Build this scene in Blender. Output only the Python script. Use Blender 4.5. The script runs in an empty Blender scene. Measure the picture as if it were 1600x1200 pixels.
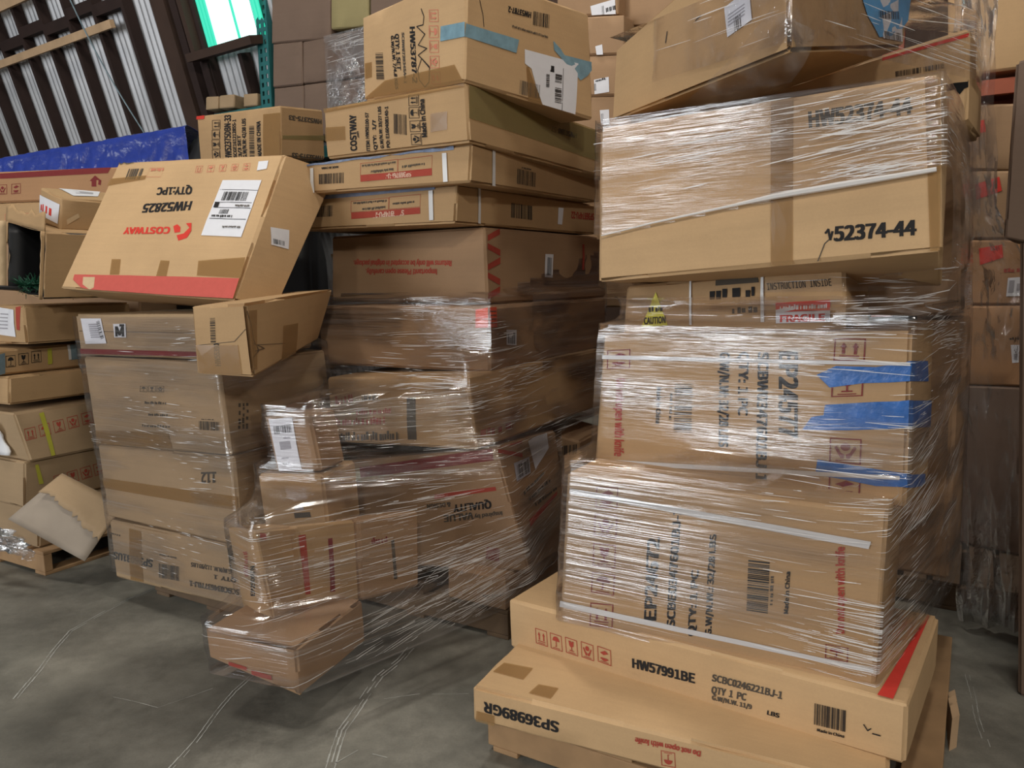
import bpy, bmesh, math, random
from mathutils import Vector, Matrix, noise
from mathutils.geometry import tessellate_polygon
S = bpy.context.scene
COL = S.collection
# ------------------------------------------------------------------ camera, world, light, exposure
cam = bpy.data.cameras.new('camera'); cam_o = bpy.data.objects.new('camera', cam); COL.objects.link(cam_o)
cam.sensor_width = 36.0; cam.lens = 1210 / 1600 * 36.0; cam.clip_end = 100
PITCH, ROLL = math.radians(7.5), math.radians(-1.03)
fw = Vector((0, math.cos(PITCH), -math.sin(PITCH))); rt = Vector((1, 0, 0)); up = rt.cross(fw)
r2 = rt * math.cos(ROLL) + up * math.sin(ROLL); u2 = up * math.cos(ROLL) - rt * math.sin(ROLL)
M3 = Matrix((r2, u2, -fw)).transposed()
cam_o.matrix_world = Matrix.Translation((0, 0, 1.5)) @ M3.to_4x4()
S.camera = cam_o
S.view_settings.view_transform = 'Standard'; S.view_settings.look = 'None'; S.view_settings.gamma = 1; S.view_settings.use_curve_mapping = False
S.view_settings.exposure = -0.08
S.cycles.transparent_max_bounces = 24
S.cycles.max_bounces = 6
W = bpy.data.worlds.new('world'); S.world = W; W.use_nodes = True
W.node_tree.nodes['Background'].inputs[0].default_value = (0.80, 0.84, 0.9, 1); W.node_tree.nodes['Background'].inputs[1].default_value = 0.035
def lamp(name, loc, power, radius=.25, col=(1, .95, .86)):
    l = bpy.data.lights.new(name, 'POINT'); l.energy = power; l.shadow_soft_size = radius; l.color = col
    o = bpy.data.objects.new(name, l); o.location = loc; COL.objects.link(o)
lamp('high_bay_lamp', (-4.5, -6.5, 5.6), 350, .3)
lamp('high_bay_lamp', (.5, -7.0, 5.4), 920, .3)
lamp('high_bay_lamp', (4.5, -6.5, 5.0), 560, .3)
lamp('high_bay_lamp', (-.6, 4.6, 7.6), 520, .35)
lamp('high_bay_lamp', (-3.2, 2.2, 7.6), 420, .35)
lamp('high_bay_lamp', (.6, .8, 7.4), 360, .35)
lamp('high_bay_lamp', (-1.0, 9.0, 7.4), 420, .35)
# cool area light added out of view on the left for film highlights
dl = bpy.data.lights.new('unseen_side_daylight', 'AREA'); dl.shape = 'RECTANGLE'; dl.size = 5.5; dl.size_y = 4.2; dl.energy = 640; dl.color = (.92, .96, 1)
do = bpy.data.objects.new('unseen_side_daylight', dl); do.location = (-10, -3.6, 2.7); do.rotation_euler = (math.radians(90), 0, math.radians(-65)); COL.objects.link(do)

# ------------------------------------------------------------------ materials
MATS = {}
def new_mat(name):
    m = bpy.data.materials.new(name); m.use_nodes = True; nt = m.node_tree
    for n in list(nt.nodes): nt.nodes.remove(n)
    out = nt.nodes.new('ShaderNodeOutputMaterial'); return m, nt, out
def nd(nt, t, **kw):
    n = nt.nodes.new(t)
    for k, v in kw.items():
        if k.startswith('_'): setattr(n, k[1:], v)
        else: n.inputs[k.replace('__', ' ')].default_value = v
    return n
def plain(name, col, rough=.6, metal=0, var=.12, scale=12, bump=0, emit=0, spec=.4):
    m, nt, out = new_mat(name); p = nd(nt, 'ShaderNodeBsdfPrincipled', Roughness=rough, Metallic=metal)
    p.inputs['Specular IOR Level'].default_value = spec
    tc = nd(nt, 'ShaderNodeTexCoord'); nz = nd(nt, 'ShaderNodeTexNoise', Scale=scale, Detail=5)
    nt.links.new(tc.outputs['Object'], nz.inputs['Vector'])
    rp = nd(nt, 'ShaderNodeMapRange', **{'To Min': 1 - var, 'To Max': 1 + var}); nt.links.new(nz.outputs[0], rp.inputs[0])
    mx = nd(nt, 'ShaderNodeVectorMath', _operation='SCALE'); mx.inputs[0].default_value = col[:3]; nt.links.new(rp.outputs[0], mx.inputs['Scale'])
    nt.links.new(mx.outputs[0], p.inputs['Base Color'])
    if bump:
        b = nd(nt, 'ShaderNodeBump', Strength=bump, Distance=.01); nt.links.new(nz.outputs[0], b.inputs['Height']); nt.links.new(b.outputs[0], p.inputs['Normal'])
    if emit:
        p.inputs['Emission Color'].default_value = (*col[:3], 1); p.inputs['Emission Strength'].default_value = emit
    nt.links.new(p.outputs[0], out.inputs[0]); MATS[name] = m; return m
def cardboard(name, col, rough=.72):
    m, nt, out = new_mat(name); p = nd(nt, 'ShaderNodeBsdfPrincipled', Roughness=rough); p.inputs['Specular IOR Level'].default_value = .25
    uv = nd(nt, 'ShaderNodeUVMap', _uv_map='UVMap'); tc = nd(nt, 'ShaderNodeNewGeometry')
    n1 = nd(nt, 'ShaderNodeTexNoise', Scale=3.0, Detail=6, Roughness=.6); nt.links.new(tc.outputs['Position'], n1.inputs['Vector'])
    n2 = nd(nt, 'ShaderNodeTexNoise', Scale=160, Detail=2); nt.links.new(tc.outputs['Position'], n2.inputs['Vector'])
    mp = nd(nt, 'ShaderNodeMapping'); mp.inputs['Scale'].default_value = (1.2, 26, 1); nt.links.new(uv.outputs[0], mp.inputs[0])
    n3 = nd(nt, 'ShaderNodeTexNoise', Scale=1.6, Detail=4, Roughness=.65); nt.links.new(mp.outputs[0], n3.inputs['Vector'])
    a = nd(nt, 'ShaderNodeMath', _operation='MULTIPLY_ADD'); nt.links.new(n1.outputs[0], a.inputs[0]); a.inputs[1].default_value = .34; a.inputs[2].default_value = .70
    b = nd(nt, 'ShaderNodeMath', _operation='MULTIPLY_ADD'); nt.links.new(n3.outputs[0], b.inputs[0]); b.inputs[1].default_value = .16; nt.links.new(a.outputs[0], b.inputs[2])
    c = nd(nt, 'ShaderNodeMath', _operation='MULTIPLY_ADD'); nt.links.new(n2.outputs[0], c.inputs[0]); c.inputs[1].default_value = .10; nt.links.new(b.outputs[0], c.inputs[2])
    mx = nd(nt, 'ShaderNodeVectorMath', _operation='SCALE'); mx.inputs[0].default_value = col; nt.links.new(c.outputs[0], mx.inputs['Scale'])
    # dark scuffs
    n4 = nd(nt, 'ShaderNodeTexNoise', Scale=2.2, Detail=8, Roughness=.75); nt.links.new(tc.outputs['Position'], n4.inputs['Vector'])
    r4 = nd(nt, 'ShaderNodeMapRange', **{'From Min': .60, 'From Max': .78, 'To Min': 0, 'To Max': .35}); nt.links.new(n4.outputs[0], r4.inputs[0])
    mc = nd(nt, 'ShaderNodeMix', _data_type='RGBA'); nt.links.new(r4.outputs[0], mc.inputs[0]); nt.links.new(mx.outputs[0], mc.inputs[6]); mc.inputs[7].default_value = (col[0] * .55, col[1] * .52, col[2] * .5, 1)
    nt.links.new(mc.outputs[2], p.inputs['Base Color'])
    bp = nd(nt, 'ShaderNodeBump', Strength=.35, Distance=.004); nt.links.new(b.outputs[0], bp.inputs['Height']); nt.links.new(bp.outputs[0], p.inputs['Normal'])
    nt.links.new(p.outputs[0], out.inputs[0]); MATS[name] = m
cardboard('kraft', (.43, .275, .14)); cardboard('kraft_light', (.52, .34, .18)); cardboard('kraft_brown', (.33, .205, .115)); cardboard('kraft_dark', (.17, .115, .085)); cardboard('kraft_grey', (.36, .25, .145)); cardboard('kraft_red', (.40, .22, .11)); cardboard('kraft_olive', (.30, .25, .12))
for n_, c_ in dict(ink=(.022, .02, .02), ink2=(.085, .07, .055), red=(.36, .06, .04), redb=(.62, .05, .035), redc=(.52, .10, .08), dred=(.20, .03, .03), pink=(.58, .20, .13), pale=(.62, .42, .32), pale2=(.55, .40, .24), seam=(.12, .08, .05), hole=(.006, .006, .006)).items(): plain(n_, c_, .75, var=.1, scale=40, spec=.2)
plain('board_pale', (.32, .265, .21), .8)
for n_, c_ in dict(paper=(.72, .72, .76), grey=(.36, .35, .38), orange=(.75, .09, .03), yellow=(.68, .60, .03), cyan=(.10, .38, .72)).items(): plain(n_, c_, .5, var=.05, scale=30)
for n_, c_ in dict(blue=(.16, .20, .30), blueg=(.20, .33, .40), blue2=(.035, .14, .42), steel=(.16, .22, .25)).items(): plain(n_, c_, .35, var=.35, scale=25, bump=.5)
plain('strap', (.62, .61, .60), .3, var=.06); plain('strapy', (.42, .40, .05), .4, var=.15)
plain('wood', (.33, .20, .10), .75, var=.4, scale=9, bump=.3); plain('wood_shaded', (.13, .085, .05), .8, var=.4, scale=9, bump=.3); plain('wood_pale', (.55, .37, .22), .7, var=.25, scale=8, bump=.2); plain('wood_dark', (.028, .014, .011), .8, var=.4, scale=6); plain('wood_post', (.05, .027, .018), .8, var=.3, scale=6)  # the second wood is a darker copy, pallet shade put into its colour
plain('steel_sheet', (.40, .40, .41), .4, metal=.2, var=.25, scale=3, bump=.1); plain('teal_steel', (.02, .13, .13), .5, var=.15); plain('rust_beam', (.30, .07, .03), .6, var=.2); plain('black_plastic_and_shade', (.012, .012, .013), .4)  # the black also paints the dark inside the open carton and one gap
plain('tarp_blue', (.028, .05, .27), .24, var=.3, scale=16, bump=1.0); plain('tree_green', (.012, .075, .04), .5, var=.5, scale=60); plain('white_foam', (.7, .7, .72), .6); plain('maroon', (.10, .015, .03), .7)
plain('day_white', (.62, .95, .90), .5, var=.0, emit=1.25); plain('day_green', (.03, .52, .34), .5, var=.0, emit=.9)
plain('chalk', (.40, .40, .37), .9, var=.3, scale=30)
def film_mat(name, haze=.045, rough=.13, aniso=True, bump=.42, gl=1.0, tint=(.95, .94, .95)):
    m, nt, out = new_mat(name); L = nt.links.new
    tr = nd(nt, 'ShaderNodeBsdfTransparent'); tr.inputs[0].default_value = (*tint, 1)
    if aniso:
        uv = nd(nt, 'ShaderNodeUVMap', _uv_map='UVMap'); src = uv.outputs[0]
    else:
        tc = nd(nt, 'ShaderNodeTexCoord'); src = tc.outputs['Object']
    def ns(sc, det, rg=.6):
        mp = nd(nt, 'ShaderNodeMapping'); mp.inputs['Scale'].default_value = sc; L(src, mp.inputs[0])
        n = nd(nt, 'ShaderNodeTexNoise', Scale=1.0, Detail=det, Roughness=rg); L(mp.outputs[0], n.inputs['Vector']); return n.outputs[0]
    if aniso: a, b, c = ns((1.6, 62, 1), 3), ns((5, 150, 1), 2), ns((1.3, 5.5, 1), 3)
    else: a, b, c = ns((14, 14, 9), 4), ns((40, 40, 30), 3), ns((4, 4, 3), 3)
    s = nd(nt, 'ShaderNodeMath', _operation='MULTIPLY_ADD'); L(b, s.inputs[0]); s.inputs[1].default_value = .45; L(a, s.inputs[2])
    bp = nd(nt, 'ShaderNodeBump', Strength=bump, Distance=.012); L(s.outputs[0], bp.inputs['Height'])
    g = nd(nt, 'ShaderNodeBsdfGlossy', Roughness=rough); g.inputs[0].default_value = (gl, gl, gl, 1); L(bp.outputs[0], g.inputs['Normal'])
    df = nd(nt, 'ShaderNodeBsdfDiffuse'); df.inputs[0].default_value = (.72, .70, .70, 1)
    tl = nd(nt, 'ShaderNodeBsdfTranslucent'); tl.inputs[0].default_value = (.72, .70, .70, 1)
    hz = nd(nt, 'ShaderNodeMixShader'); hz.inputs[0].default_value = .35; L(df.outputs[0], hz.inputs[1]); L(tl.outputs[0], hz.inputs[2])
    # gathered folds of the film are hazier
    r = nd(nt, 'ShaderNodeMapRange', **{'From Min': .50, 'From Max': .74, 'To Min': haze, 'To Max': haze + .22}); L(a, r.inputs[0])
    rc = nd(nt, 'ShaderNodeMapRange', **{'From Min': .42, 'From Max': .60, 'To Min': .12, 'To Max': 1.0}); L(c, rc.inputs[0])
    hm = nd(nt, 'ShaderNodeMath', _operation='MULTIPLY'); L(r.outputs[0], hm.inputs[0]); L(rc.outputs[0], hm.inputs[1])
    m1 = nd(nt, 'ShaderNodeMixShader'); L(hm.outputs[0], m1.inputs[0]); L(tr.outputs[0], m1.inputs[1]); L(hz.outputs[0], m1.inputs[2])
    lw = nd(nt, 'ShaderNodeLayerWeight', Blend=.30); L(bp.outputs[0], lw.inputs['Normal'])
    fr = nd(nt, 'ShaderNodeMath', _operation='MULTIPLY_ADD', _use_clamp=True); L(lw.outputs['Fresnel'], fr.inputs[0]); fr.inputs[1].default_value = 1.3; fr.inputs[2].default_value = .095
    f2 = nd(nt, 'ShaderNodeMath', _operation='MULTIPLY'); L(fr.outputs[0], f2.inputs[0]); L(rc.outputs[0], f2.inputs[1])
    m2 = nd(nt, 'ShaderNodeMixShader'); L(f2.outputs[0], m2.inputs[0]); L(m1.outputs[0], m2.inputs[1]); L(g.outputs[0], m2.inputs[2])
    L(m2.outputs[0], out.inputs[0]); MATS[name] = m
film_mat('film'); film_mat('film_thick', haze=.24, aniso=False, bump=.8, rough=.2); film_mat('film_loose', haze=.02, aniso=False, bump=.5)
def fold_mat():
    m, nt, out = new_mat('film_fold'); L = nt.links.new
    tr = nd(nt, 'ShaderNodeBsdfTransparent'); p = nd(nt, 'ShaderNodeBsdfPrincipled', Roughness=.22); p.inputs['Base Color'].default_value = (.80, .78, .77, 1)
    mx = nd(nt, 'ShaderNodeMixShader'); mx.inputs[0].default_value = .70; L(tr.outputs[0], mx.inputs[1]); L(p.outputs[0], mx.inputs[2]); L(mx.outputs[0], out.inputs[0]); MATS['film_fold'] = m
fold_mat()
def tape_mat(name, col, a):
    m, nt, out = new_mat(name); L = nt.links.new
    tr = nd(nt, 'ShaderNodeBsdfTransparent'); tr.inputs[0].default_value = (.9, .78, .6, 1)
    p = nd(nt, 'ShaderNodeBsdfPrincipled', Roughness=.22); p.inputs['Base Color'].default_value = (*col, 1)
    mx = nd(nt, 'ShaderNodeMixShader'); mx.inputs[0].default_value = a; L(tr.outputs[0], mx.inputs[1]); L(p.outputs[0], mx.inputs[2]); L(mx.outputs[0], out.inputs[0]); MATS[name] = m
tape_mat('tape', (.34, .21, .095), .55); tape_mat('tapeo', (.27, .24, .11), .6)
def floor_mat():
    m, nt, out = new_mat('concrete'); L = nt.links.new
    p = nd(nt, 'ShaderNodeBsdfPrincipled', Roughness=.5); tc = nd(nt, 'ShaderNodeTexCoord')
    n1 = nd(nt, 'ShaderNodeTexNoise', Scale=1.1, Detail=8, Roughness=.62); n2 = nd(nt, 'ShaderNodeTexNoise', Scale=14, Detail=6, Roughness=.7); n3 = nd(nt, 'ShaderNodeTexNoise', Scale=120, Detail=2)
    for n in (n1, n2, n3): L(tc.outputs['Object'], n.inputs['Vector'])
    r = nd(nt, 'ShaderNodeValToRGB'); e = r.color_ramp.elements; e[0].position = .34; e[0].color = (.085, .083, .070, 1); e[1].position = .66; e[1].color = (.26, .245, .205, 1); L(n1.outputs[0], r.inputs[0])
    s = nd(nt, 'ShaderNodeMath', _operation='MULTIPLY_ADD'); L(n2.outputs[0], s.inputs[0]); s.inputs[1].default_value = .9; s.inputs[2].default_value = .45
    t = nd(nt, 'ShaderNodeMath', _operation='MULTIPLY_ADD'); L(n3.outputs[0], t.inputs[0]); t.inputs[1].default_value = .3; L(s.outputs[0], t.inputs[2])
    # old damp stain
    mp = nd(nt, 'ShaderNodeMapping'); mp.inputs['Location'].default_value = (2.6, -5.2, 0); mp.inputs['Scale'].default_value = (2.2, 1.9, 1); L(tc.outputs['Object'], mp.inputs[0])
    ad = nd(nt, 'ShaderNodeVectorMath', _operation='MULTIPLY_ADD'); L(n2.outputs[1], ad.inputs[0]); ad.inputs[1].default_value = (.5, .5, 0); L(mp.outputs[0], ad.inputs[2])
    ln = nd(nt, 'ShaderNodeVectorMath', _operation='LENGTH'); L(ad.outputs[0], ln.inputs[0])
    st = nd(nt, 'ShaderNodeMapRange', **{'From Min': .75, 'From Max': 1.15, 'To Min': .55, 'To Max': 1}); L(ln.outputs['Value'], st.inputs[0])
    tt_ = nd(nt, 'ShaderNodeMath', _operation='MULTIPLY'); L(t.outputs[0], tt_.inputs[0]); L(st.outputs[0], tt_.inputs[1]); t = tt_
    mx = nd(nt, 'ShaderNodeVectorMath', _operation='SCALE'); L(r.outputs[0], mx.inputs[0]); L(t.outputs[0], mx.inputs['Scale']); L(mx.outputs[0], p.inputs['Base Color'])
    rr = nd(nt, 'ShaderNodeMapRange', **{'To Min': .35, 'To Max': .7}); L(n2.outputs[0], rr.inputs[0]); L(rr.outputs[0], p.inputs['Roughness'])
    b = nd(nt, 'ShaderNodeBump', Strength=.15, Distance=.005); L(n2.outputs[0], b.inputs['Height']); L(b.outputs[0], p.inputs['Normal'])
    L(p.outputs[0], out.inputs[0]); MATS['concrete'] = m
floor_mat()

# ------------------------------------------------------------------ helpers
def tag(o, label=None, cat=None, group=None, kind=None):
    for k, v in (('label', label), ('category', cat), ('group', group), ('kind', kind)):
        if v: o[k] = v
    return o
class MB:
    """collects polygons with a material per polygon and links them as one mesh object"""
    def __init__(s): s.v, s.f, s.m, s.uv = [], [], [], []
    def add(s, vs, fs, mat, uvs=None):
        b = len(s.v); s.v += [tuple(x) for x in vs]
        for f in fs:
            s.f.append([b + i for i in f]); s.m.append(mat); s.uv.append([uvs[i] for i in f] if uvs else [(0, 0)] * len(f))
    def box(s, o, ax, ay, az, mat):
        o, ax, ay, az = map(Vector, (o, ax, ay, az))
        vs = [o + ax * i + ay * j + az * k for k in (0, 1) for j in (0, 1) for i in (0, 1)]
        s.add(vs, [(0, 2, 3, 1), (4, 5, 7, 6), (0, 1, 5, 4), (2, 6, 7, 3), (0, 4, 6, 2), (1, 3, 7, 5)], mat)
    def tube(s, pts, r, mat, n=6):
        pts = [Vector(p) for p in pts]; vs = []
        for i, p in enumerate(pts):
            t = (pts[min(i + 1, len(pts) - 1)] - pts[max(i - 1, 0)]).normalized()
            a = t.orthogonal().normalized(); b = t.cross(a); rr = r[i] if isinstance(r, (list, tuple)) else r
            vs += [p + (a * math.cos(2 * math.pi * k / n) + b * math.sin(2 * math.pi * k / n)) * rr for k in range(n)]
        fs = [(i * n + k, i * n + (k + 1) % n, (i + 1) * n + (k + 1) % n, (i + 1) * n + k) for i in range(len(pts) - 1) for k in range(n)]
        fs += [tuple(range(n))[::-1], tuple((len(pts) - 1) * n + k for k in range(n))]
        s.add(vs, fs, mat)
    def build(s, name, parent=None, smooth=False, bevel=0, sharp=35):
        me = bpy.data.meshes.new(name); me.from_pydata(s.v, [], s.f)
        names = list(dict.fromkeys(s.m))
        for n in names: me.materials.append(MATS[n])
        me.polygons.foreach_set('material_index', [names.index(x) for x in s.m])
        ul = me.uv_layers.new(name='UVMap'); ul.data.foreach_set('uv', [c for f in s.uv for q in f for c in q])
        if smooth:
            me.polygons.foreach_set('use_smooth', [True] * len(s.f)); me.set_sharp_from_angle(angle=math.radians(sharp))
        me.update(); o = bpy.data.objects.new(name, me); COL.objects.link(o)
        if parent: o.parent = parent; o.matrix_parent_inverse = Matrix.Translation(-parent.location)
        if bevel:
            b = o.modifiers.new('bevel', 'BEVEL'); b.width = bevel; b.segments = 2; b.limit_method = 'ANGLE'
        return o
def empty(name, loc):
    o = bpy.data.objects.new(name, None); o.location = loc; COL.objects.link(o); return o
BOX = {
 'M_974': [[-1.077, 3.872, 1.771], [-0.228, 3.322, 1.75], [0.478, 4.414, 1.755], [-0.38, 4.969, 1.773], [-1.083, 3.87, 1.93], [-0.213, 3.32, 1.912], [0.482, 4.418, 1.919], [-0.379, 4.962, 1.937]],
 'M_976': [[-0.986, 3.683, 1.923], [-0.156, 3.202, 1.901], [0.496, 4.327, 1.924], [-0.34, 4.811, 1.93], [-0.989, 3.681, 2.05], [-0.144, 3.201, 2.055], [0.498, 4.331, 2.059], [-0.34, 4.808, 2.069]],
 'M_cost': [[-0.817, 3.59, 2.065], [-0.15, 3.159, 2.051], [0.552, 4.253, 2.035], [-0.113, 4.683, 2.041], [-0.821, 3.591, 2.282], [-0.159, 3.16, 2.277], [0.553, 4.248, 2.265], [-0.111, 4.68, 2.273]],
 'M_imp': [[-0.923, 4.03, 1.417], [-0.103, 3.5, 1.404], [0.549, 4.508, 1.404], [-0.271, 5.038, 1.417], [-0.91, 4.03, 1.746], [-0.11, 3.5, 1.744], [0.542, 4.508, 1.744], [-0.258, 5.038, 1.746]],
 'M_6': [[-0.924, 3.736, 1.124], [-0.092, 3.275, 1.12], [0.538, 4.412, 1.123], [-0.294, 4.873, 1.127], [-0.924, 3.735, 1.403], [-0.094, 3.274, 1.397], [0.538, 4.41, 1.4], [-0.293, 4.872, 1.404]],
 'M_7b': [[-0.839, 3.529, 0.781], [-0.149, 3.108, 0.821], [0.526, 4.219, 0.83], [-0.155, 4.635, 0.792], [-0.852, 3.534, 1.08], [-0.181, 3.114, 1.125], [0.51, 4.215, 1.132], [-0.169, 4.64, 1.095]],
 'M_top': [[-0.656, 3.698, 2.337], [-0.166, 3.152, 2.28], [0.391, 3.644, 2.223], [-0.126, 4.19, 2.281], [-0.649, 3.697, 2.7], [-0.144, 3.151, 2.689], [0.374, 3.643, 2.68], [-0.104, 4.188, 2.69]],
 'R1': [[-0.141, 2.268, 0.14], [0.91, 1.755, 0.14], [1.261, 2.474, 0.142], [0.209, 2.987, 0.148], [-0.141, 2.268, 0.255], [0.91, 1.755, 0.247], [1.261, 2.474, 0.25], [0.21, 2.987, 0.253]],
 'R2': [[-0.023, 2.57, 0.23], [0.998, 1.853, 0.242], [1.353, 2.358, 0.243], [0.331, 3.076, 0.236], [-0.025, 2.57, 0.408], [0.997, 1.853, 0.413], [1.353, 2.358, 0.417], [0.33, 3.076, 0.41]],
 'Bk33': [[-1.937, 5.017, 2.271], [-1.312, 4.602, 2.24], [-1.117, 4.884, 2.262], [-1.752, 5.299, 2.281], [-1.936, 5.007, 2.558], [-1.293, 4.592, 2.522], [-1.115, 4.874, 2.554], [-1.751, 5.289, 2.563]],
 'R3': [[0.143, 2.44, 0.383], [0.957, 1.95, 0.382], [1.241, 2.421, 0.382], [0.426, 2.911, 0.383], [0.172, 2.44, 0.889], [0.972, 1.95, 0.887], [1.256, 2.421, 0.887], [0.456, 2.911, 0.889]],
 'R4': [[0.28, 2.64, 0.841], [1.079, 2.07, 0.857], [1.323, 2.412, 0.857], [0.524, 2.982, 0.841], [0.315, 2.64, 1.314], [1.072, 2.07, 1.351], [1.316, 2.412, 1.351], [0.559, 2.982, 1.314]],
 'R5': [[0.384, 2.66, 1.303], [0.986, 2.27, 1.337], [1.204, 2.606, 1.337], [0.601, 2.996, 1.303], [0.396, 2.66, 1.479], [0.971, 2.27, 1.531], [1.189, 2.606, 1.531], [0.614, 2.996, 1.479]],
 'R6': [[0.282, 2.5, 1.496], [1.104, 2.0, 1.561], [1.305, 2.36, 1.463], [0.483, 2.86, 1.485], [0.288, 2.5, 1.97], [1.074, 2.0, 1.993], [1.299, 2.36, 2.018], [0.513, 2.86, 1.995]],
 'R7': [[0.343, 2.65, 2.022], [0.737, 2.1, 2.08], [1.212, 2.47, 2.186], [0.818, 3.02, 2.127], [0.356, 2.65, 2.244], [0.721, 2.1, 2.451], [1.245, 2.47, 2.594], [0.88, 3.02, 2.387]],
 'R8': [[0.708, 3.05, 1.807], [1.448, 2.52, 1.975], [1.693, 2.861, 1.975], [0.953, 3.391, 1.807], [0.704, 3.05, 2.116], [1.438, 2.52, 2.257], [1.682, 2.861, 2.257], [0.949, 3.391, 2.116]],
 'L4': [[-1.924, 3.58, 0.123], [-1.053, 3.08, 0.15], [-0.704, 3.687, 0.15], [-1.576, 4.187, 0.123], [-1.933, 3.58, 0.411], [-1.055, 3.08, 0.416], [-0.707, 3.687, 0.416], [-1.585, 4.187, 0.411]],
 'L3': [[-1.935, 3.58, 0.427], [-1.146, 3.13, 0.419], [-0.839, 3.669, 0.419], [-1.628, 4.119, 0.427], [-1.956, 3.58, 0.776], [-1.153, 3.13, 0.805], [-0.846, 3.669, 0.805], [-1.649, 4.119, 0.776]],
 'L2': [[-1.959, 3.58, 0.779], [-1.165, 3.13, 0.811], [-0.859, 3.669, 0.811], [-1.653, 4.119, 0.779], [-1.985, 3.58, 1.193], [-1.19, 3.13, 1.196], [-0.885, 3.669, 1.196], [-1.679, 4.119, 1.193]],
 'L1': [[-1.996, 3.58, 1.202], [-1.239, 3.15, 1.208], [-0.943, 3.672, 1.208], [-1.7, 4.102, 1.202], [-2.006, 3.58, 1.389], [-1.239, 3.15, 1.393], [-0.943, 3.672, 1.393], [-1.709, 4.102, 1.389]],
 'T1': [[-2.045, 3.55, 1.51], [-1.101, 3.1, 1.448], [-0.999, 3.3, 1.391], [-1.943, 3.75, 1.452], [-1.954, 4.0, 2.129], [-0.995, 3.55, 2.081], [-0.812, 3.78, 2.029], [-1.771, 4.23, 2.077]],
 'T2': [[-1.177, 2.88, 1.181], [-0.938, 2.8, 1.172], [-0.886, 3.55, 1.256], [-1.124, 3.63, 1.265], [-1.181, 2.88, 1.431], [-0.954, 2.8, 1.441], [-0.807, 3.55, 1.482], [-1.034, 3.63, 1.472]],
 'M_7a': [[-0.955, 3.05, 0.759], [-0.754, 2.97, 0.778], [-0.692, 3.128, 0.778], [-0.892, 3.208, 0.759], [-0.991, 3.05, 0.985], [-0.79, 2.97, 1.003], [-0.728, 3.128, 1.003], [-0.928, 3.208, 0.985]],
 'M_9b': [[-1.019, 3.06, 0.514], [-0.737, 2.97, 0.518], [-0.658, 3.218, 0.518], [-0.94, 3.308, 0.514], [-1.037, 3.06, 0.748], [-0.75, 2.97, 0.763], [-0.671, 3.218, 0.763], [-0.958, 3.308, 0.748]],
 'M_10a': [[-1.026, 2.78, 0.303], [-0.863, 2.62, 0.324], [-0.799, 2.79, 0.281], [-0.962, 2.95, 0.26], [-1.065, 2.78, 0.617], [-0.91, 2.62, 0.655], [-0.819, 2.79, 0.614], [-0.975, 2.95, 0.577]],
 'M_10b': [[-0.896, 2.84, 0.261], [-0.775, 2.74, 0.306], [-0.616, 2.92, 0.266], [-0.738, 3.02, 0.221], [-0.931, 2.84, 0.59], [-0.795, 2.74, 0.63], [-0.617, 2.92, 0.594], [-0.753, 3.02, 0.554]],
 'M_10c': [[-0.704, 3.0, 0.228], [-0.602, 2.9, 0.274], [-0.4, 3.08, 0.257], [-0.502, 3.18, 0.211], [-0.726, 3.0, 0.571], [-0.605, 2.9, 0.6], [-0.39, 3.08, 0.578], [-0.51, 3.18, 0.548]],
 'M_8': [[-0.713, 3.6, 0.165], [0.058, 3.12, 0.294], [0.267, 3.65, 0.226], [-0.504, 4.13, 0.165], [-0.827, 3.6, 0.667], [-0.073, 3.12, 0.825], [0.205, 3.65, 0.793], [-0.55, 4.13, 0.635]],
 'M_11': [[-1.077, 2.56, 0.219], [-0.726, 2.43, 0.139], [-0.58, 2.824, 0.139], [-0.931, 2.954, 0.219], [-1.084, 2.56, 0.325], [-0.731, 2.43, 0.31], [-0.585, 2.824, 0.31], [-0.938, 2.954, 0.325]],
 'M_9': [[0.005, 3.9, 0.316], [0.323, 3.75, 0.223], [0.494, 4.112, 0.223], [0.175, 4.262, 0.316], [-0.004, 3.9, 0.789], [0.326, 3.75, 0.714], [0.497, 4.112, 0.714], [0.167, 4.262, 0.789]],
 'R9a': [[1.073, 2.95, 0.43], [1.529, 2.62, 0.43], [1.734, 2.904, 0.43], [1.278, 3.234, 0.43], [1.051, 2.95, 1.326], [1.518, 2.62, 1.346], [1.723, 2.904, 1.346], [1.256, 3.234, 1.326]],
 'R9b': [[1.051, 2.95, 1.36], [1.518, 2.62, 1.36], [1.72, 2.906, 1.36], [1.254, 3.236, 1.36], [1.037, 2.95, 1.837], [1.482, 2.62, 1.974], [1.684, 2.906, 1.974], [1.239, 3.236, 1.837]],
 'G10': [[-3.243, 4.4, 0.132], [-2.55, 4.0, 0.132], [-2.15, 4.693, 0.132], [-2.843, 5.093, 0.132], [-3.221, 4.4, 0.35], [-2.529, 4.0, 0.35], [-2.129, 4.693, 0.35], [-2.821, 5.093, 0.35]],
 'G9': [[-3.252, 4.375, 0.358], [-2.603, 4.0, 0.358], [-2.203, 4.693, 0.358], [-2.852, 5.068, 0.358], [-3.228, 4.375, 0.605], [-2.578, 4.0, 0.605], [-2.178, 4.693, 0.605], [-2.828, 5.068, 0.605]],
 'G8': [[-3.064, 4.3, 0.604], [-2.544, 4.0, 0.604], [-2.144, 4.693, 0.604], [-2.664, 4.993, 0.604], [-3.128, 4.3, 0.865], [-2.609, 4.0, 0.865], [-2.209, 4.693, 0.865], [-2.728, 4.993, 0.865]],
 'G7': [[-3.16, 4.32, 0.907], [-2.641, 4.02, 0.907], [-2.266, 4.67, 0.907], [-2.785, 4.97, 0.907], [-3.145, 4.32, 1.055], [-2.626, 4.02, 1.055], [-2.251, 4.67, 1.055], [-2.77, 4.97, 1.055]],
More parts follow.
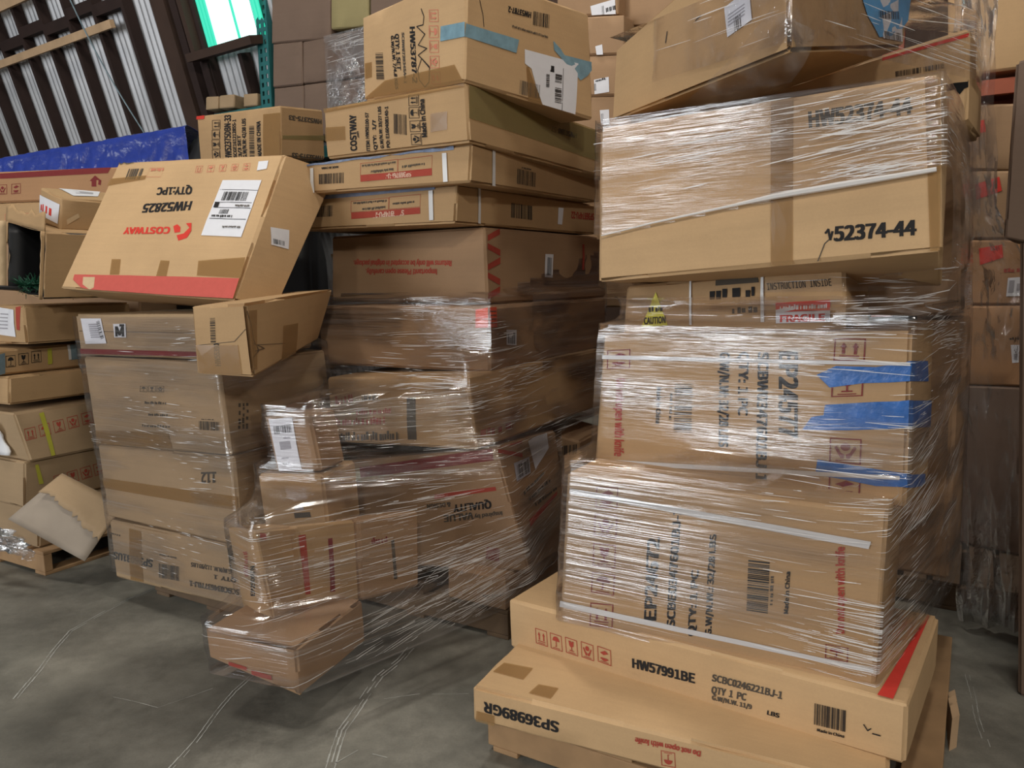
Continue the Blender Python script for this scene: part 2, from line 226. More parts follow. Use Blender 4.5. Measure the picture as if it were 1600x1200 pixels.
 'G6': [[-3.228, 4.3, 1.063], [-2.708, 4.0, 1.063], [-2.283, 4.736, 1.063], [-2.803, 5.036, 1.063], [-3.214, 4.3, 1.196], [-2.694, 4.0, 1.196], [-2.269, 4.736, 1.196], [-2.789, 5.036, 1.196]],
 'G5': [[-2.967, 4.3, 1.222], [-2.534, 4.05, 1.222], [-2.234, 4.57, 1.222], [-2.667, 4.82, 1.222], [-2.967, 4.3, 1.422], [-2.534, 4.05, 1.422], [-2.234, 4.57, 1.422], [-2.667, 4.82, 1.422]],
 'G4': [[-2.721, 4.22, 1.51], [-2.389, 3.98, 1.454], [-2.067, 4.426, 1.454], [-2.399, 4.666, 1.51], [-2.684, 4.22, 1.872], [-2.343, 3.98, 1.794], [-2.021, 4.426, 1.794], [-2.362, 4.666, 1.872]],
 'M_12': [[-0.301, 3.255, 0.13], [-0.044, 3.1, 0.13], [0.317, 3.7, 0.13], [0.059, 3.855, 0.13], [-0.298, 3.255, 0.276], [-0.041, 3.1, 0.276], [0.319, 3.7, 0.276], [0.062, 3.855, 0.276]],
 'G3': [[-2.554, 4.3, 1.876], [-2.365, 4.15, 1.812], [-2.116, 4.463, 1.812], [-2.305, 4.613, 1.876], [-2.533, 4.3, 2.053], [-2.337, 4.15, 1.976], [-2.087, 4.463, 1.976], [-2.284, 4.613, 2.053]],
 'G1': [[-3.417, 4.95, 2.043], [-2.145, 4.75, 2.043], [-2.068, 5.244, 2.043], [-3.339, 5.444, 2.043], [-3.396, 4.95, 2.23], [-2.131, 4.75, 2.225], [-2.053, 5.244, 2.225], [-3.319, 5.444, 2.23]],
 'G2': [[-3.443, 4.95, 1.804], [-2.164, 4.75, 1.802], [-2.087, 5.244, 1.802], [-3.366, 5.444, 1.804], [-3.417, 4.95, 2.039], [-2.146, 4.75, 2.039], [-2.068, 5.244, 2.039], [-3.34, 5.444, 2.039]],
 'B1': [[-1.702, 5.9, 3.247], [-1.209, 5.6, 3.185], [-0.949, 6.027, 3.185], [-1.442, 6.327, 3.247], [-1.669, 5.9, 3.807], [-1.184, 5.6, 3.691], [-0.924, 6.027, 3.691], [-1.41, 6.327, 3.807]],
 'B2': [[-1.201, 5.6, 3.244], [-0.911, 5.4, 3.201], [-0.627, 5.812, 3.201], [-0.917, 6.012, 3.244], [-1.18, 5.6, 3.682], [-0.894, 5.4, 3.608], [-0.61, 5.812, 3.608], [-0.896, 6.012, 3.682]],
 'B3': [[-1.711, 5.9, 2.94], [-1.456, 5.75, 2.921], [-1.202, 6.181, 2.921], [-1.457, 6.331, 2.94], [-1.693, 5.9, 3.243], [-1.441, 5.75, 3.217], [-1.187, 6.181, 3.217], [-1.439, 6.331, 3.243]],
 'B4': [[-1.452, 5.75, 2.926], [-0.92, 5.4, 2.885], [-0.645, 5.818, 2.885], [-1.177, 6.168, 2.926], [-1.436, 5.75, 3.212], [-0.907, 5.4, 3.193], [-0.632, 5.818, 3.193], [-1.161, 6.168, 3.212]],
 'B5': [[-1.722, 5.9, 2.587], [-1.466, 5.75, 2.577], [-1.213, 6.182, 2.577], [-1.469, 6.332, 2.587], [-1.702, 5.9, 2.935], [-1.448, 5.75, 2.917], [-1.195, 6.182, 2.917], [-1.449, 6.332, 2.935]],
 'B6': [[-1.462, 5.75, 2.555], [-0.918, 5.4, 2.525], [-0.648, 5.82, 2.525], [-1.192, 6.17, 2.555], [-1.443, 5.75, 2.921], [-0.904, 5.4, 2.876], [-0.633, 5.82, 2.876], [-1.172, 6.17, 2.921]],
 'B7': [[-0.894, 5.35, 3.106], [-0.116, 4.9, 2.995], [0.134, 5.333, 2.995], [-0.643, 5.783, 3.106], [-0.874, 5.35, 3.581], [-0.107, 4.9, 3.394], [0.143, 5.333, 3.394], [-0.623, 5.783, 3.581]],
 'C1': [[0.315, 5.0, 3.104], [0.657, 4.75, 3.036], [0.952, 5.154, 3.036], [0.61, 5.404, 3.104], [0.318, 5.0, 3.352], [0.657, 4.75, 3.271], [0.952, 5.154, 3.271], [0.613, 5.404, 3.352]],
 'C2': [[0.349, 4.95, 2.861], [0.684, 4.7, 2.8], [0.983, 5.101, 2.8], [0.648, 5.351, 2.861], [0.351, 4.95, 3.084], [0.683, 4.7, 3.015], [0.982, 5.101, 3.015], [0.65, 5.351, 3.084]],
 'C3': [[0.346, 4.95, 2.62], [0.703, 4.7, 2.572], [0.99, 5.109, 2.572], [0.634, 5.359, 2.62], [0.349, 4.95, 2.857], [0.702, 4.7, 2.797], [0.99, 5.109, 2.797], [0.636, 5.359, 2.857]],
 'C4': [[0.344, 4.95, 2.315], [0.722, 4.7, 2.282], [0.998, 5.117, 2.282], [0.619, 5.367, 2.315], [0.346, 4.95, 2.617], [0.721, 4.7, 2.568], [0.997, 5.117, 2.568], [0.622, 5.367, 2.617]],
 'C5': [[0.335, 4.95, 1.335], [0.743, 4.7, 1.336], [1.004, 5.127, 1.336], [0.596, 5.377, 1.335], [0.344, 4.95, 2.311], [0.741, 4.7, 2.278], [1.002, 5.127, 2.278], [0.605, 5.377, 2.311]],
 'C6': [[0.679, 4.85, 3.003], [1.097, 4.5, 2.9], [1.418, 4.883, 2.9], [1.0, 5.233, 3.003], [0.679, 4.85, 3.29], [1.093, 4.5, 3.166], [1.414, 4.883, 3.166], [1.0, 5.233, 3.29]],
 'E1': [[2.103, 3.85, 2.431], [2.38, 3.5, 2.394], [2.772, 3.811, 2.394], [2.495, 4.161, 2.431], [2.074, 3.85, 2.952], [2.346, 3.5, 2.85], [2.738, 3.811, 2.85], [2.466, 4.161, 2.952]],
 'E2': [[2.127, 3.85, 1.996], [2.413, 3.5, 1.951], [2.8, 3.816, 1.951], [2.514, 4.166, 1.996], [2.11, 3.85, 2.301], [2.392, 3.5, 2.234], [2.779, 3.816, 2.234], [2.497, 4.166, 2.301]],
 'E3': [[2.145, 3.85, 1.669], [2.435, 3.5, 1.648], [2.82, 3.819, 1.648], [2.53, 4.169, 1.669], [2.127, 3.85, 1.993], [2.413, 3.5, 1.948], [2.798, 3.819, 1.948], [2.512, 4.169, 1.993]],
 'E4': [[2.163, 3.85, 1.351], [2.457, 3.5, 1.352], [2.84, 3.822, 1.352], [2.545, 4.172, 1.351], [2.145, 3.85, 1.666], [2.436, 3.5, 1.645], [2.818, 3.822, 1.645], [2.528, 4.172, 1.666]],
 'E5': [[2.185, 3.85, 0.954], [2.485, 3.5, 0.976], [2.865, 3.825, 0.976], [2.564, 4.175, 0.954], [2.163, 3.85, 1.347], [2.457, 3.5, 1.35], [2.837, 3.825, 1.35], [2.543, 4.175, 1.347]],
 'E6': [[2.243, 3.85, 0.14], [2.559, 3.5, 0.14], [2.93, 3.836, 0.14], [2.613, 4.186, 0.14], [2.185, 3.85, 0.95], [2.485, 3.5, 0.973], [2.856, 3.836, 0.973], [2.556, 4.186, 0.95]],
 'E8': [[1.792, 2.6, 0.0], [2.138, 2.35, 0.0], [2.607, 2.998, 0.0], [2.26, 3.248, 0.0], [1.69, 2.6, 1.61], [2.003, 2.35, 1.557], [2.472, 2.998, 1.557], [2.159, 3.248, 1.61]],
 'E7': [[1.648, 2.62, 1.616], [1.952, 2.4, 1.506], [2.245, 2.805, 1.506], [1.94, 3.025, 1.616], [1.652, 2.62, 2.179], [1.908, 2.4, 2.217], [2.201, 2.805, 2.217], [1.945, 3.025, 2.179]],
 'F1': [[-2.362, 6.3, 2.878], [-2.244, 6.25, 2.875], [-2.147, 6.48, 2.875], [-2.265, 6.53, 2.878], [-2.355, 6.3, 2.979], [-2.237, 6.25, 2.97], [-2.14, 6.48, 2.97], [-2.258, 6.53, 2.979]],
 'F2': [[-2.239, 6.25, 2.875], [-2.102, 6.2, 2.871], [-2.016, 6.435, 2.871], [-2.153, 6.485, 2.875], [-2.232, 6.25, 2.975], [-2.095, 6.2, 2.971], [-2.01, 6.435, 2.971], [-2.146, 6.485, 2.975]],
 'F3': [[-2.016, 6.15, 2.864], [-1.893, 6.1, 2.86], [-1.799, 6.332, 2.86], [-1.923, 6.382, 2.864], [-2.01, 6.15, 2.958], [-1.887, 6.1, 2.953], [-1.793, 6.332, 2.953], [-1.917, 6.382, 2.958]],
 'G0': [[-3.46, 4.95, 0.14], [-2.328, 4.78, 0.14], [-2.261, 5.225, 0.14], [-3.393, 5.395, 0.14], [-3.364, 4.95, 1.798], [-2.256, 4.78, 1.801], [-2.189, 5.225, 1.801], [-3.297, 5.395, 1.798]],
}
MARKS = [
 ('M_cost', 'F', 'text', [0.242, 0.092, 0.252, 0.769, 0.195, 0.095], 'COSTWAY', 'ink', None),
 ('M_cost', 'F', 'text', [0.267, 0.324, 0.265, 0.445, 0.25, 0.33], '.com', 'ink', None),
 ('M_cost', 'F', 'text', [0.338, 0.05, 0.344, 0.768, 0.314, 0.058], 'ITEM: HW50100-57', 'ink', None),
 ('M_cost', 'F', 'text', [0.39, 0.058, 0.393, 0.611, 0.367, 0.065], 'QTY:   1/7', 'ink', None),
 ('M_cost', 'F', 'text', [0.439, 0.069, 0.436, 0.844, 0.417, 0.076], 'G.W/N.W: 33/27 LBS', 'ink', None),
 ('M_cost', 'F', 'text', [0.483, 0.067, 0.487, 0.821, 0.461, 0.074], 'PO: E160408140-1', 'ink', None),
 ('M_cost', 'F', 'bar', [0.518, 0.313, 0.605, 0.255, 0.525, 0.672], 26, 'ink', None),
 ('M_cost', 'F', 'icon', [0.699, 0.742, 0.7, 0.94, 0.63, 0.766], 0, 'ink', None),
 ('M_cost', 'F', 'icon', [0.698, 0.522, 0.699, 0.721, 0.629, 0.543], 1, 'ink', None),
 ('M_cost', 'F', 'icon', [0.699, 0.281, 0.7, 0.481, 0.63, 0.299], 2, 'ink', None),
 ('M_cost', 'F', 'icon', [0.7, 0.051, 0.701, 0.251, 0.631, 0.065], 3, 'ink', None),
 ('M_cost', 'F', 'text', [0.738, 0.179, 0.736, 0.839, 0.706, 0.182], 'Made in China', 'ink', None),
 ('M_cost', 'F', 'quad', [0.763, 0.244, 0.87, 0.259, 0.878, 0.568, 0.771, 0.569], None, 'tape', 'packing_tape'),
 ('M_cost', 'F', 'quad', [0.003, 0.348, 0.162, 0.321, 0.165, 0.584, 0.01, 0.62], None, 'tape', 'packing_tape.b'),
 ('M_cost', 'F', 'quad', [0.006, 0.912, 0.99, 0.933, 0.992, 0.994, 0.005, 0.995], None, 'tape', 'packing_tape.c'),
 ('M_cost', 'S', 'quad', [0.003, 0.409, 0.874, 0.307, 0.874, 0.984, 0.014, 0.979], None, 'tapeo', 'packing_tape.c'),
 ('M_cost', 'S', 'text', [0.692, 0.758, 0.505, 0.736, 0.687, 0.655], 'HW50100-57', 'ink2', None),
 ('M_976', 'F', 'bar', [0.155, 0.274, 0.309, 0.248, 0.158, 0.609], 30, 'ink', None),
 ('M_976', 'F', 'text', [0.278, 0.812, 0.176, 0.828, 0.278, 0.745], 'MADE IN CHINA', 'ink', None),
 ('M_976', 'F', 'quad', [0.408, 0.245, 0.806, 0.262, 0.805, 0.443, 0.409, 0.438], None, 'red', None),
 ('M_976', 'F', 'text', [0.694, 0.41, 0.529, 0.411, 0.696, 0.275], 'SP36976PU-12', 'pale', None),
 ('M_976', 'F', 'frame', [0.409, 0.438, 0.62, 0.434, 0.41, 0.809], None, 'red', None),
 ('M_976', 'F', 'frame', [0.622, 0.433, 0.805, 0.443, 0.622, 0.792], None, 'red', None),
 ('M_976', 'F', 'dash', [0.609, 0.752, 0.42, 0.759, 0.609, 0.68], 28, 'ink2', None),
 ('M_976', 'F', 'dash', [0.597, 0.566, 0.467, 0.56, 0.597, 0.481], 18, 'ink2', None),
 ('M_976', 'F', 'dash', [0.766, 0.622, 0.643, 0.613, 0.766, 0.547], 13, 'ink2', None),
 ('M_976', 'F', 'quad', [0.023, 0.92, 0.915, 0.879, 0.912, 0.995, 0.021, 1.067], None, 'blue', 'blue_tape'),
 ('M_976', 'F', 'quad', [0.103, -0.074, 0.124, -0.067, 0.127, 0.838, 0.107, 0.837], None, 'strap', 'strap'),
 ('M_976', 'F', 'quad', [0.868, 0.053, 0.891, 0.056, 0.879, 0.819, 0.857, 0.822], None, 'strap', 'strap.b'),
 ('M_976', 'S', 'quad', [0.129, -0.027, 0.148, -0.027, 0.137, 0.939, 0.12, 0.948], None, 'strap', 'strap.c'),
 ('M_976', 'S', 'bar', [0.29, 0.171, 0.425, 0.161, 0.288, 0.608], 26, 'ink', None),
 ('M_976', 'S', 'dash', [0.385, 0.685, 0.317, 0.683, 0.384, 0.633], 7, 'ink2', None),
 ('M_974', 'F', 'bar', [0.147, 0.352, 0.3, 0.35, 0.152, 0.668], 30, 'ink', None),
 ('M_974', 'F', 'quad', [0.414, 0.24, 0.814, 0.287, 0.813, 0.451, 0.415, 0.415], None, 'red', None),
 ('M_974', 'F', 'text', [0.723, 0.405, 0.543, 0.381, 0.724, 0.266], 'SP36974PU-22', 'pale', None),
 ('M_974', 'F', 'frame', [0.413, 0.421, 0.635, 0.447, 0.415, 0.742], None, 'red', None),
 ('M_974', 'F', 'frame', [0.638, 0.446, 0.813, 0.462, 0.638, 0.783], None, 'red', None),
 ('M_974', 'F', 'dash', [0.623, 0.72, 0.426, 0.709, 0.623, 0.653], 28, 'ink2', None),
 ('M_974', 'F', 'dash', [0.617, 0.553, 0.482, 0.53, 0.617, 0.474], 18, 'ink2', None),
 ('M_974', 'F', 'dash', [0.78, 0.636, 0.652, 0.621, 0.78, 0.57], 13, 'ink2', None),
 ('M_974', 'F', 'quad', [0.058, 0.845, 0.889, 0.891, 0.886, 1.021, 0.058, 0.98], None, 'blue', 'blue_tape'),
 ('M_974', 'F', 'quad', [0.088, -0.017, 0.11, -0.008, 0.12, 0.849, 0.099, 0.844], None, 'strap', 'strap'),
 ('M_974', 'F', 'quad', [0.867, 0.099, 0.889, 0.105, 0.879, 0.873, 0.857, 0.871], None, 'strap', 'strap.b'),
 ('M_974', 'S', 'quad', [0.124, 0.048, 0.139, 0.037, 0.126, 1.01, 0.113, 1.011], None, 'strap', 'strap.c'),
 ('M_974', 'S', 'bar', [0.327, 0.286, 0.476, 0.277, 0.323, 0.692], 26, 'ink', None),
 ('M_974', 'S', 'quad', [0.67, 0.228, 0.704, 0.228, 0.712, 0.75, 0.671, 0.742], None, 'paper', 'shipping_label'),
 ('M_974', 'S', 'text', [0.987, 0.695, 0.779, 0.666, 0.988, 0.487], 'SP36974PU-22', 'red', None),
 ('M_imp', 'F', 'text', [0.805, 0.579, 0.166, 0.621, 0.803, 0.506], 'Returns will only be accepted in original package.', 'red', None),
 ('M_imp', 'F', 'text', [0.715, 0.468, 0.253, 0.488, 0.714, 0.396], 'Important! Please open carefully.', 'red', None),
 ('M_imp', 'S', 'quad', [0.016, 0.823, 0.018, 0.898, 0.101, 1.007, 0.099, 0.92], None, 'red', None),
 ('M_imp', 'S', 'quad', [0.015, 0.794, 0.014, 0.718, 0.093, 0.633, 0.095, 0.716], None, 'red', None),
 ('M_imp', 'S', 'quad', [0.008, 0.443, 0.01, 0.519, 0.093, 0.619, 0.091, 0.531], None, 'red', None),
 ('M_imp', 'S', 'quad', [0.008, 0.414, 0.006, 0.338, 0.085, 0.243, 0.087, 0.327], None, 'red', None),
 ('M_imp', 'S', 'quad', [0.0, 0.061, 0.002, 0.138, 0.085, 0.229, 0.083, 0.141], None, 'red', None),
 ('M_imp', 'S', 'quad', [0.42, 0.345, 0.486, 0.335, 0.496, 0.682, 0.43, 0.683], None, 'paper', 'shipping_label'),
 ('M_imp', 'S', 'bar', [0.438, 0.376, 0.476, 0.372, 0.446, 0.635], 14, 'ink', 'shipping_label'),
 ('M_imp', 'S', 'quad', [0.758, 0.456, 0.778, 0.456, 0.788, 0.86, 0.768, 0.858], None, 'red', None),
 ('M_6', 'F', 'quad', [0.933, 0.68, 1.002, 0.689, 1.002, 0.995, 0.936, 0.962], None, 'orange', 'sticker'),
 ('M_6', 'S', 'quad', [-0.001, 0.689, 0.048, 0.682, 0.049, 0.996, 0.003, 0.995], None, 'orange', 'sticker'),
 ('M_6', 'S', 'quad', [0.005, 0.926, 0.043, 0.923, 0.044, 0.938, 0.005, 0.941], None, 'ink2', 'sticker'),
 ('M_6', 'S', 'quad', [0.004, 0.868, 0.043, 0.864, 0.043, 0.879, 0.005, 0.882], None, 'ink2', 'sticker'),
 ('M_6', 'S', 'quad', [0.004, 0.81, 0.042, 0.805, 0.042, 0.82, 0.004, 0.824], None, 'ink2', 'sticker'),
 ('M_6', 'S', 'quad', [0.003, 0.751, 0.041, 0.746, 0.041, 0.761, 0.003, 0.766], None, 'ink2', 'sticker'),
 ('M_6', 'S', 'quad', [0.105, 0.387, 0.172, 0.353, 0.177, 0.601, 0.108, 0.627], None, 'paper', 'shipping_label'),
 ('M_6', 'S', 'bar', [0.114, 0.406, 0.163, 0.377, 0.118, 0.586], 14, 'ink', 'shipping_label'),
 ('M_7a', 'F', 'quad', [0.072, 0.011, 0.596, 0.043, 0.633, 0.975, 0.092, 0.952], None, 'paper', 'shipping_label'),
 ('M_7a', 'F', 'bar', [0.156, 0.681, 0.571, 0.708, 0.168, 0.823], 24, 'ink', 'shipping_label'),
 ('M_7a', 'F', 'quad', [0.223, 0.399, 0.481, 0.419, 0.481, 0.562, 0.231, 0.546], None, 'grey', 'shipping_label'),
 ('M_7a', 'F', 'quad', [0.344, 0.597, 0.504, 0.602, 0.507, 0.631, 0.348, 0.625], None, 'grey', 'shipping_label'),
 ('M_7a', 'F', 'quad', [0.205, 0.234, 0.366, 0.24, 0.37, 0.269, 0.209, 0.262], None, 'grey', 'shipping_label'),
 ('M_7a', 'F', 'quad', [0.199, 0.138, 0.36, 0.145, 0.363, 0.174, 0.202, 0.166], None, 'grey', 'shipping_label'),
 ('M_7b', 'F', 'dash', [0.059, 0.583, 0.197, 0.621, 0.058, 0.711], 6, 'red', None),
 ('M_7b', 'F', 'dash', [0.265, 0.65, 0.383, 0.666, 0.27, 0.756], 9, 'ink2', None),
 ('M_7b', 'F', 'dash', [0.214, 0.434, 0.474, 0.476, 0.218, 0.515], 14, 'red', None),
 ('M_7b', 'F', 'quad', [0.564, 0.097, 0.624, 0.103, 0.652, 0.712, 0.591, 0.71], None, 'ink2', None),
 ('M_7b', 'F', 'dash', [0.016, 0.257, 0.415, 0.311, 0.021, 0.368], 16, 'red', None),
 ('M_7b', 'F', 'dash', [0.005, 0.007, 0.502, 0.085, 0.011, 0.146], 23, 'ink2', None),
 ('M_9b', 'F', 'quad', [0.518, 0.258, 0.766, 0.29, 0.761, 0.379, 0.514, 0.349], None, 'ink2', None),
 ('M_9b', 'F', 'quad', [0.533, 0.396, 0.67, 0.41, 0.667, 0.479, 0.535, 0.463], None, 'grey', None),
 ('M_7b', 'S', 'dash', [0.026, 0.146, 0.221, 0.129, 0.031, 0.247], 5, 'red', None),
 ('M_8', 'F', 'quad', [0.124, 0.839, 0.974, 0.906, 0.983, 1.002, 0.135, 0.936], None, 'dred', None),
 ('M_8', 'F', 'quad', [0.572, 0.616, 0.944, 0.666, 0.944, 0.697, 0.58, 0.655], None, 'red', None),
 ('M_8', 'F', 'text', [0.898, 0.584, 0.679, 0.56, 0.889, 0.524], 'QUALITY', 'ink', None),
 ('M_8', 'F', 'text', [0.662, 0.584, 0.515, 0.569, 0.658, 0.547], '& DESIGN', 'ink2', None),
 ('M_8', 'F', 'text', [0.944, 0.497, 0.784, 0.471, 0.94, 0.465], 'Inspired by', 'ink2', None),
 ('M_8', 'F', 'text', [0.78, 0.494, 0.603, 0.471, 0.771, 0.436], 'VALUE', 'ink2', None),
 ('M_8', 'F', 'quad', [0.777, 0.095, 0.85, 0.075, 0.876, 0.187, 0.804, 0.2], None, 'dred', None),
 ('M_8', 'S', 'quad', [0.032, 0.999, 0.045, 1.027, 0.403, 1.01, 0.389, 0.977], None, 'red', None),
 ('M_8', 'S', 'quad', [0.026, 0.988, 0.012, 0.96, 0.342, 0.868, 0.356, 0.899], None, 'red', None),
 ('M_8', 'S', 'quad', [0.166, 0.701, 0.411, 0.727, 0.451, 0.856, 0.19, 0.845], None, 'grey', 'label'),
 ('M_8', 'S', 'bar', [0.2, 0.718, 0.396, 0.738, 0.226, 0.823], 12, 'ink2', 'label'),
 ('M_8', 'S', 'quad', [0.504, 0.74, 0.807, 0.873, 0.827, 1.042, 0.485, 0.978], None, 'paper', 'shipping_label'),
 ('M_8', 'S', 'dash', [0.236, 0.577, 0.642, 0.679, 0.233, 0.605], 10, 'ink2', None),
 ('M_8', 'S', 'dash', [0.309, 0.515, 0.741, 0.597, 0.306, 0.543], 10, 'ink2', None),
 ('M_8', 'S', 'dash', [0.388, 0.451, 0.849, 0.512, 0.383, 0.479], 10, 'ink2', None),
 ('M_8', 'S', 'quad', [0.216, 0.375, 0.851, 0.495, 0.831, 0.465, 0.203, 0.319], None, 'red', None),
 ('M_9', 'F', 'bar', [0.747, 0.801, 0.973, 0.869, 0.754, 0.903], 12, 'ink', None),
 ('M_12', 'F', 'dash', [0.932, 0.434, 0.627, 0.279, 0.932, 0.521], 7, 'ink2', None),
 ('M_10a', 'F', 'text', [0.574, 0.232, 0.783, 0.595, 0.427, 0.214], 'EP29007N', 'ink', None),
 ('M_10a', 'F', 'dash', [0.484, 0.448, 0.648, 0.759, 0.316, 0.432], 12, 'red', None),
 ('M_10a', 'S', 'quad', [0.078, 0.9, 0.221, 0.889, 0.248, 0.953, 0.107, 0.966], None, 'red', None),
 ('M_10b', 'S', 'quad', [-0.05, 0.19, 0.09, 0.188, 0.117, 0.893, -0.008, 0.889], None, 'red', None),
 ('M_10b', 'S', 'quad', [-0.16, 0.051, -0.127, 0.051, -0.088, 0.873, -0.126, 0.876], None, 'ink2', None),
 ('M_10b', 'S', 'quad', [0.435, 0.171, 0.525, 0.17, 0.551, 0.818, 0.475, 0.815], None, 'dred', None),
 ('M_10c', 'S', 'quad', [-0.289, 0.08, -0.135, 0.09, -0.152, 0.801, -0.274, 0.797], None, 'dred', None),
 ('M_10c', 'S', 'dash', [0.19, 0.675, 0.451, 0.658, 0.182, 0.756], 7, 'dred', None),
 ('M_10c', 'S', 'quad', [0.542, 0.169, 0.598, 0.169, 0.559, 0.684, 0.505, 0.681], None, 'ink2', None),
 ('M_11', 'F', 'quad', [0.491, 0.055, 0.716, 0.138, 0.721, 0.255, 0.498, 0.197], None, 'red', None),
 ('M_11', 'F', 'quad', [0.237, 0.045, 0.448, 0.122, 0.453, 0.227, 0.244, 0.177], None, 'red', None),
 ('M_11', 'S', 'quad', [0.003, 1.061, 0.167, 1.005, 0.169, 1.046, 0.006, 1.109], None, 'red', None),
 ('M_top', 'F', 'text', [0.509, 0.668, 0.532, 0.09, 0.555, 0.653], 'HW53787-2', 'ink', None),
 ('M_top', 'F', 'text', [0.426, 0.647, 0.446, 0.104, 0.451, 0.637], 'SCBW673934SA4-1', 'ink2', None),
 ('M_top', 'F', 'text', [0.358, 0.655, 0.377, 0.267, 0.396, 0.641], 'QTY: 1 SET', 'ink', None),
 ('M_top', 'F', 'text', [0.315, 0.654, 0.355, 0.061, 0.344, 0.642], 'G.W/N.W. 7/4.8 KGS', 'ink', None),
 ('M_top', 'F', 'icon', [0.683, 0.776, 0.687, 0.656, 0.765, 0.745], 0, 'pink', None),
 ('M_top', 'F', 'icon', [0.684, 0.619, 0.689, 0.498, 0.767, 0.591], 1, 'pink', None),
 ('M_top', 'F', 'icon', [0.691, 0.471, 0.695, 0.35, 0.774, 0.446], 2, 'pink', None),
 ('M_top', 'F', 'icon', [0.697, 0.316, 0.702, 0.195, 0.781, 0.295], 3, 'pink', None),
 ('M_top', 'F', 'icon', [0.71, 0.155, 0.714, 0.033, 0.794, 0.137], 4, 'pink', None),
 ('M_top', 'F', 'bar', [0.148, 0.521, 0.157, 0.213, 0.23, 0.498], 22, 'ink', None),
 ('M_top', 'F', 'quad', [0.024, 0.259, 0.101, 0.258, 0.104, 0.434, 0.024, 0.444], None, 'tape', 'packing_tape'),
 ('M_top', 'F', 'quad', [-0.001, 0.021, 0.993, -0.008, 0.917, 0.173, 0.249, 0.18], None, 'tape', 'packing_tape.b'),
 ('M_top', 'F', 'line', [0.613, 0.813, 0.64, 0.726, 0.634, 0.645, 0.574, 0.651, 0.651, 0.546, 0.591, 0.457, 0.671, 0.397, 0.592, 0.354, 0.64, 0.289, 0.697, 0.206, 0.69, 0.057, 0.651, 0.018, 0.602, 0.094, 0.585, 0.202, 0.624, 0.311, 0.697, 0.198], 0.004, 'ink', None),
 ('M_top', 'F', 'quad', [0.791, 0.428, 1.0, 0.406, 0.997, 0.54, 0.791, 0.572], None, 'blueg', 'blue_tape'),
 ('M_top', 'S', 'quad', [0.004, 0.404, 0.36, 0.4, 0.379, 0.528, 0.001, 0.524], None, 'blueg', 'blue_tape'),
 ('M_top', 'S', 'text', [0.48, 0.821, 0.301, 0.803, 0.477, 0.769], 'HW53787-2', 'ink', None),
 ('M_top', 'S', 'bar', [0.495, 0.712, 0.631, 0.73, 0.5, 0.84], 20, 'ink', None),
 ('M_top', 'S', 'line', [0.09, 0.774, 0.104, 0.704, 0.116, 0.65, 0.124, 0.547], 0.003, 'ink', None),
 ('M_top', 'S', 'dash', [0.616, 0.634, 0.328, 0.623, 0.616, 0.658], 37, 'ink2', None),
 ('M_top', 'S', 'bar', [0.386, 0.034, 0.541, 0.044, 0.392, 0.164], 22, 'ink2', None),
 ('M_top', 'S', 'quad', [0.457, 0.311, 0.567, -0.026, 0.456, -0.019, 0.438, 0.303], None, 'tape', 'packing_tape.c'),
 ('M_top', 'S', 'poly', [0.425, 0.461, 0.874, 0.492, 0.838, -0.016, 0.567, -0.026, 0.516, 0.145, 0.477, 0.302, 0.427, 0.33], None, 'paper', 'shipping_label'),
 ('M_top', 'S', 'quad', [0.629, 0.327, 0.662, 0.333, 0.663, 0.393, 0.629, 0.387], None, 'ink', 'shipping_label'),
 ('M_top', 'S', 'line', [0.74, 0.398, 0.724, -0.011], 0.003, 'ink', 'shipping_label'),
 ('M_top', 'S', 'bar', [0.666, 0.246, 0.672, 0.33, 0.722, 0.253], 10, 'ink', 'shipping_label'),
 ('M_top', 'S', 'bar', [0.663, 0.055, 0.665, 0.199, 0.719, 0.062], 16, 'ink', 'shipping_label'),
 ('M_top', 'S', 'bar', [0.591, 0.172, 0.595, 0.299, 0.618, 0.179], 14, 'ink', 'shipping_label'),
 ('M_top', 'S', 'poly', [0.661, 0.628, 0.722, 0.58, 0.757, 0.53, 1.022, 0.55, 1.026, 0.473, 0.892, 0.34, 0.741, 0.477, 0.668, 0.545], None, 'blueg', 'blue_tape.b'),
 ('R6', 'F', 'text', [0.67, 0.809, 0.932, 0.803, 0.668, 0.9], 'HW52374-44', 'ink2', None),
 ('R6', 'F', 'text', [0.734, 0.116, 0.937, 0.106, 0.735, 0.201], '52374-44', 'ink', None),
 ('R6', 'F', 'line', [0.711, 0.169, 0.718, 0.188, 0.723, 0.126, 0.729, 0.172], 0.006, 'ink', None),
 ('R6', 'F', 'quad', [0.558, -0.013, 0.62, -0.013, 0.626, 1.009, 0.561, 1.014], None, 'tape', 'packing_tape'),
 ('R6', 'F', 'quad', [0.971, -0.02, 0.994, -0.017, 1.003, 0.995, 0.964, 1.0], None, 'tape', 'packing_tape.b'),
 ('R6', 'F', 'line', [0.689, -0.018, 0.708, 0.105, 0.72, 0.128], 0.003, 'ink2', None),
 ('R5', 'F', 'text', [0.683, 0.719, 0.948, 0.713, 0.68, 0.828], 'INSTRUCTION INSIDE', 'ink', None),
 ('R5', 'F', 'quad', [0.717, 0.172, 0.936, 0.163, 0.941, 0.503, 0.718, 0.502], None, 'paper', 'sticker'),
 ('R5', 'F', 'quad', [0.718, 0.353, 0.938, 0.342, 0.941, 0.503, 0.718, 0.502], None, 'redb', 'sticker'),
 ('R5', 'F', 'text', [0.737, 0.192, 0.916, 0.187, 0.737, 0.3], 'FRAGILE', 'redb', 'sticker'),
 ('R5', 'F', 'dash', [0.735, 0.381, 0.929, 0.378, 0.736, 0.462], 16, 'paper', 'sticker'),
 ('R5', 'F', 'poly', [0.095, 0.197, 0.228, 0.209, 0.159, 0.837], None, 'yellow', 'warning_sticker'),
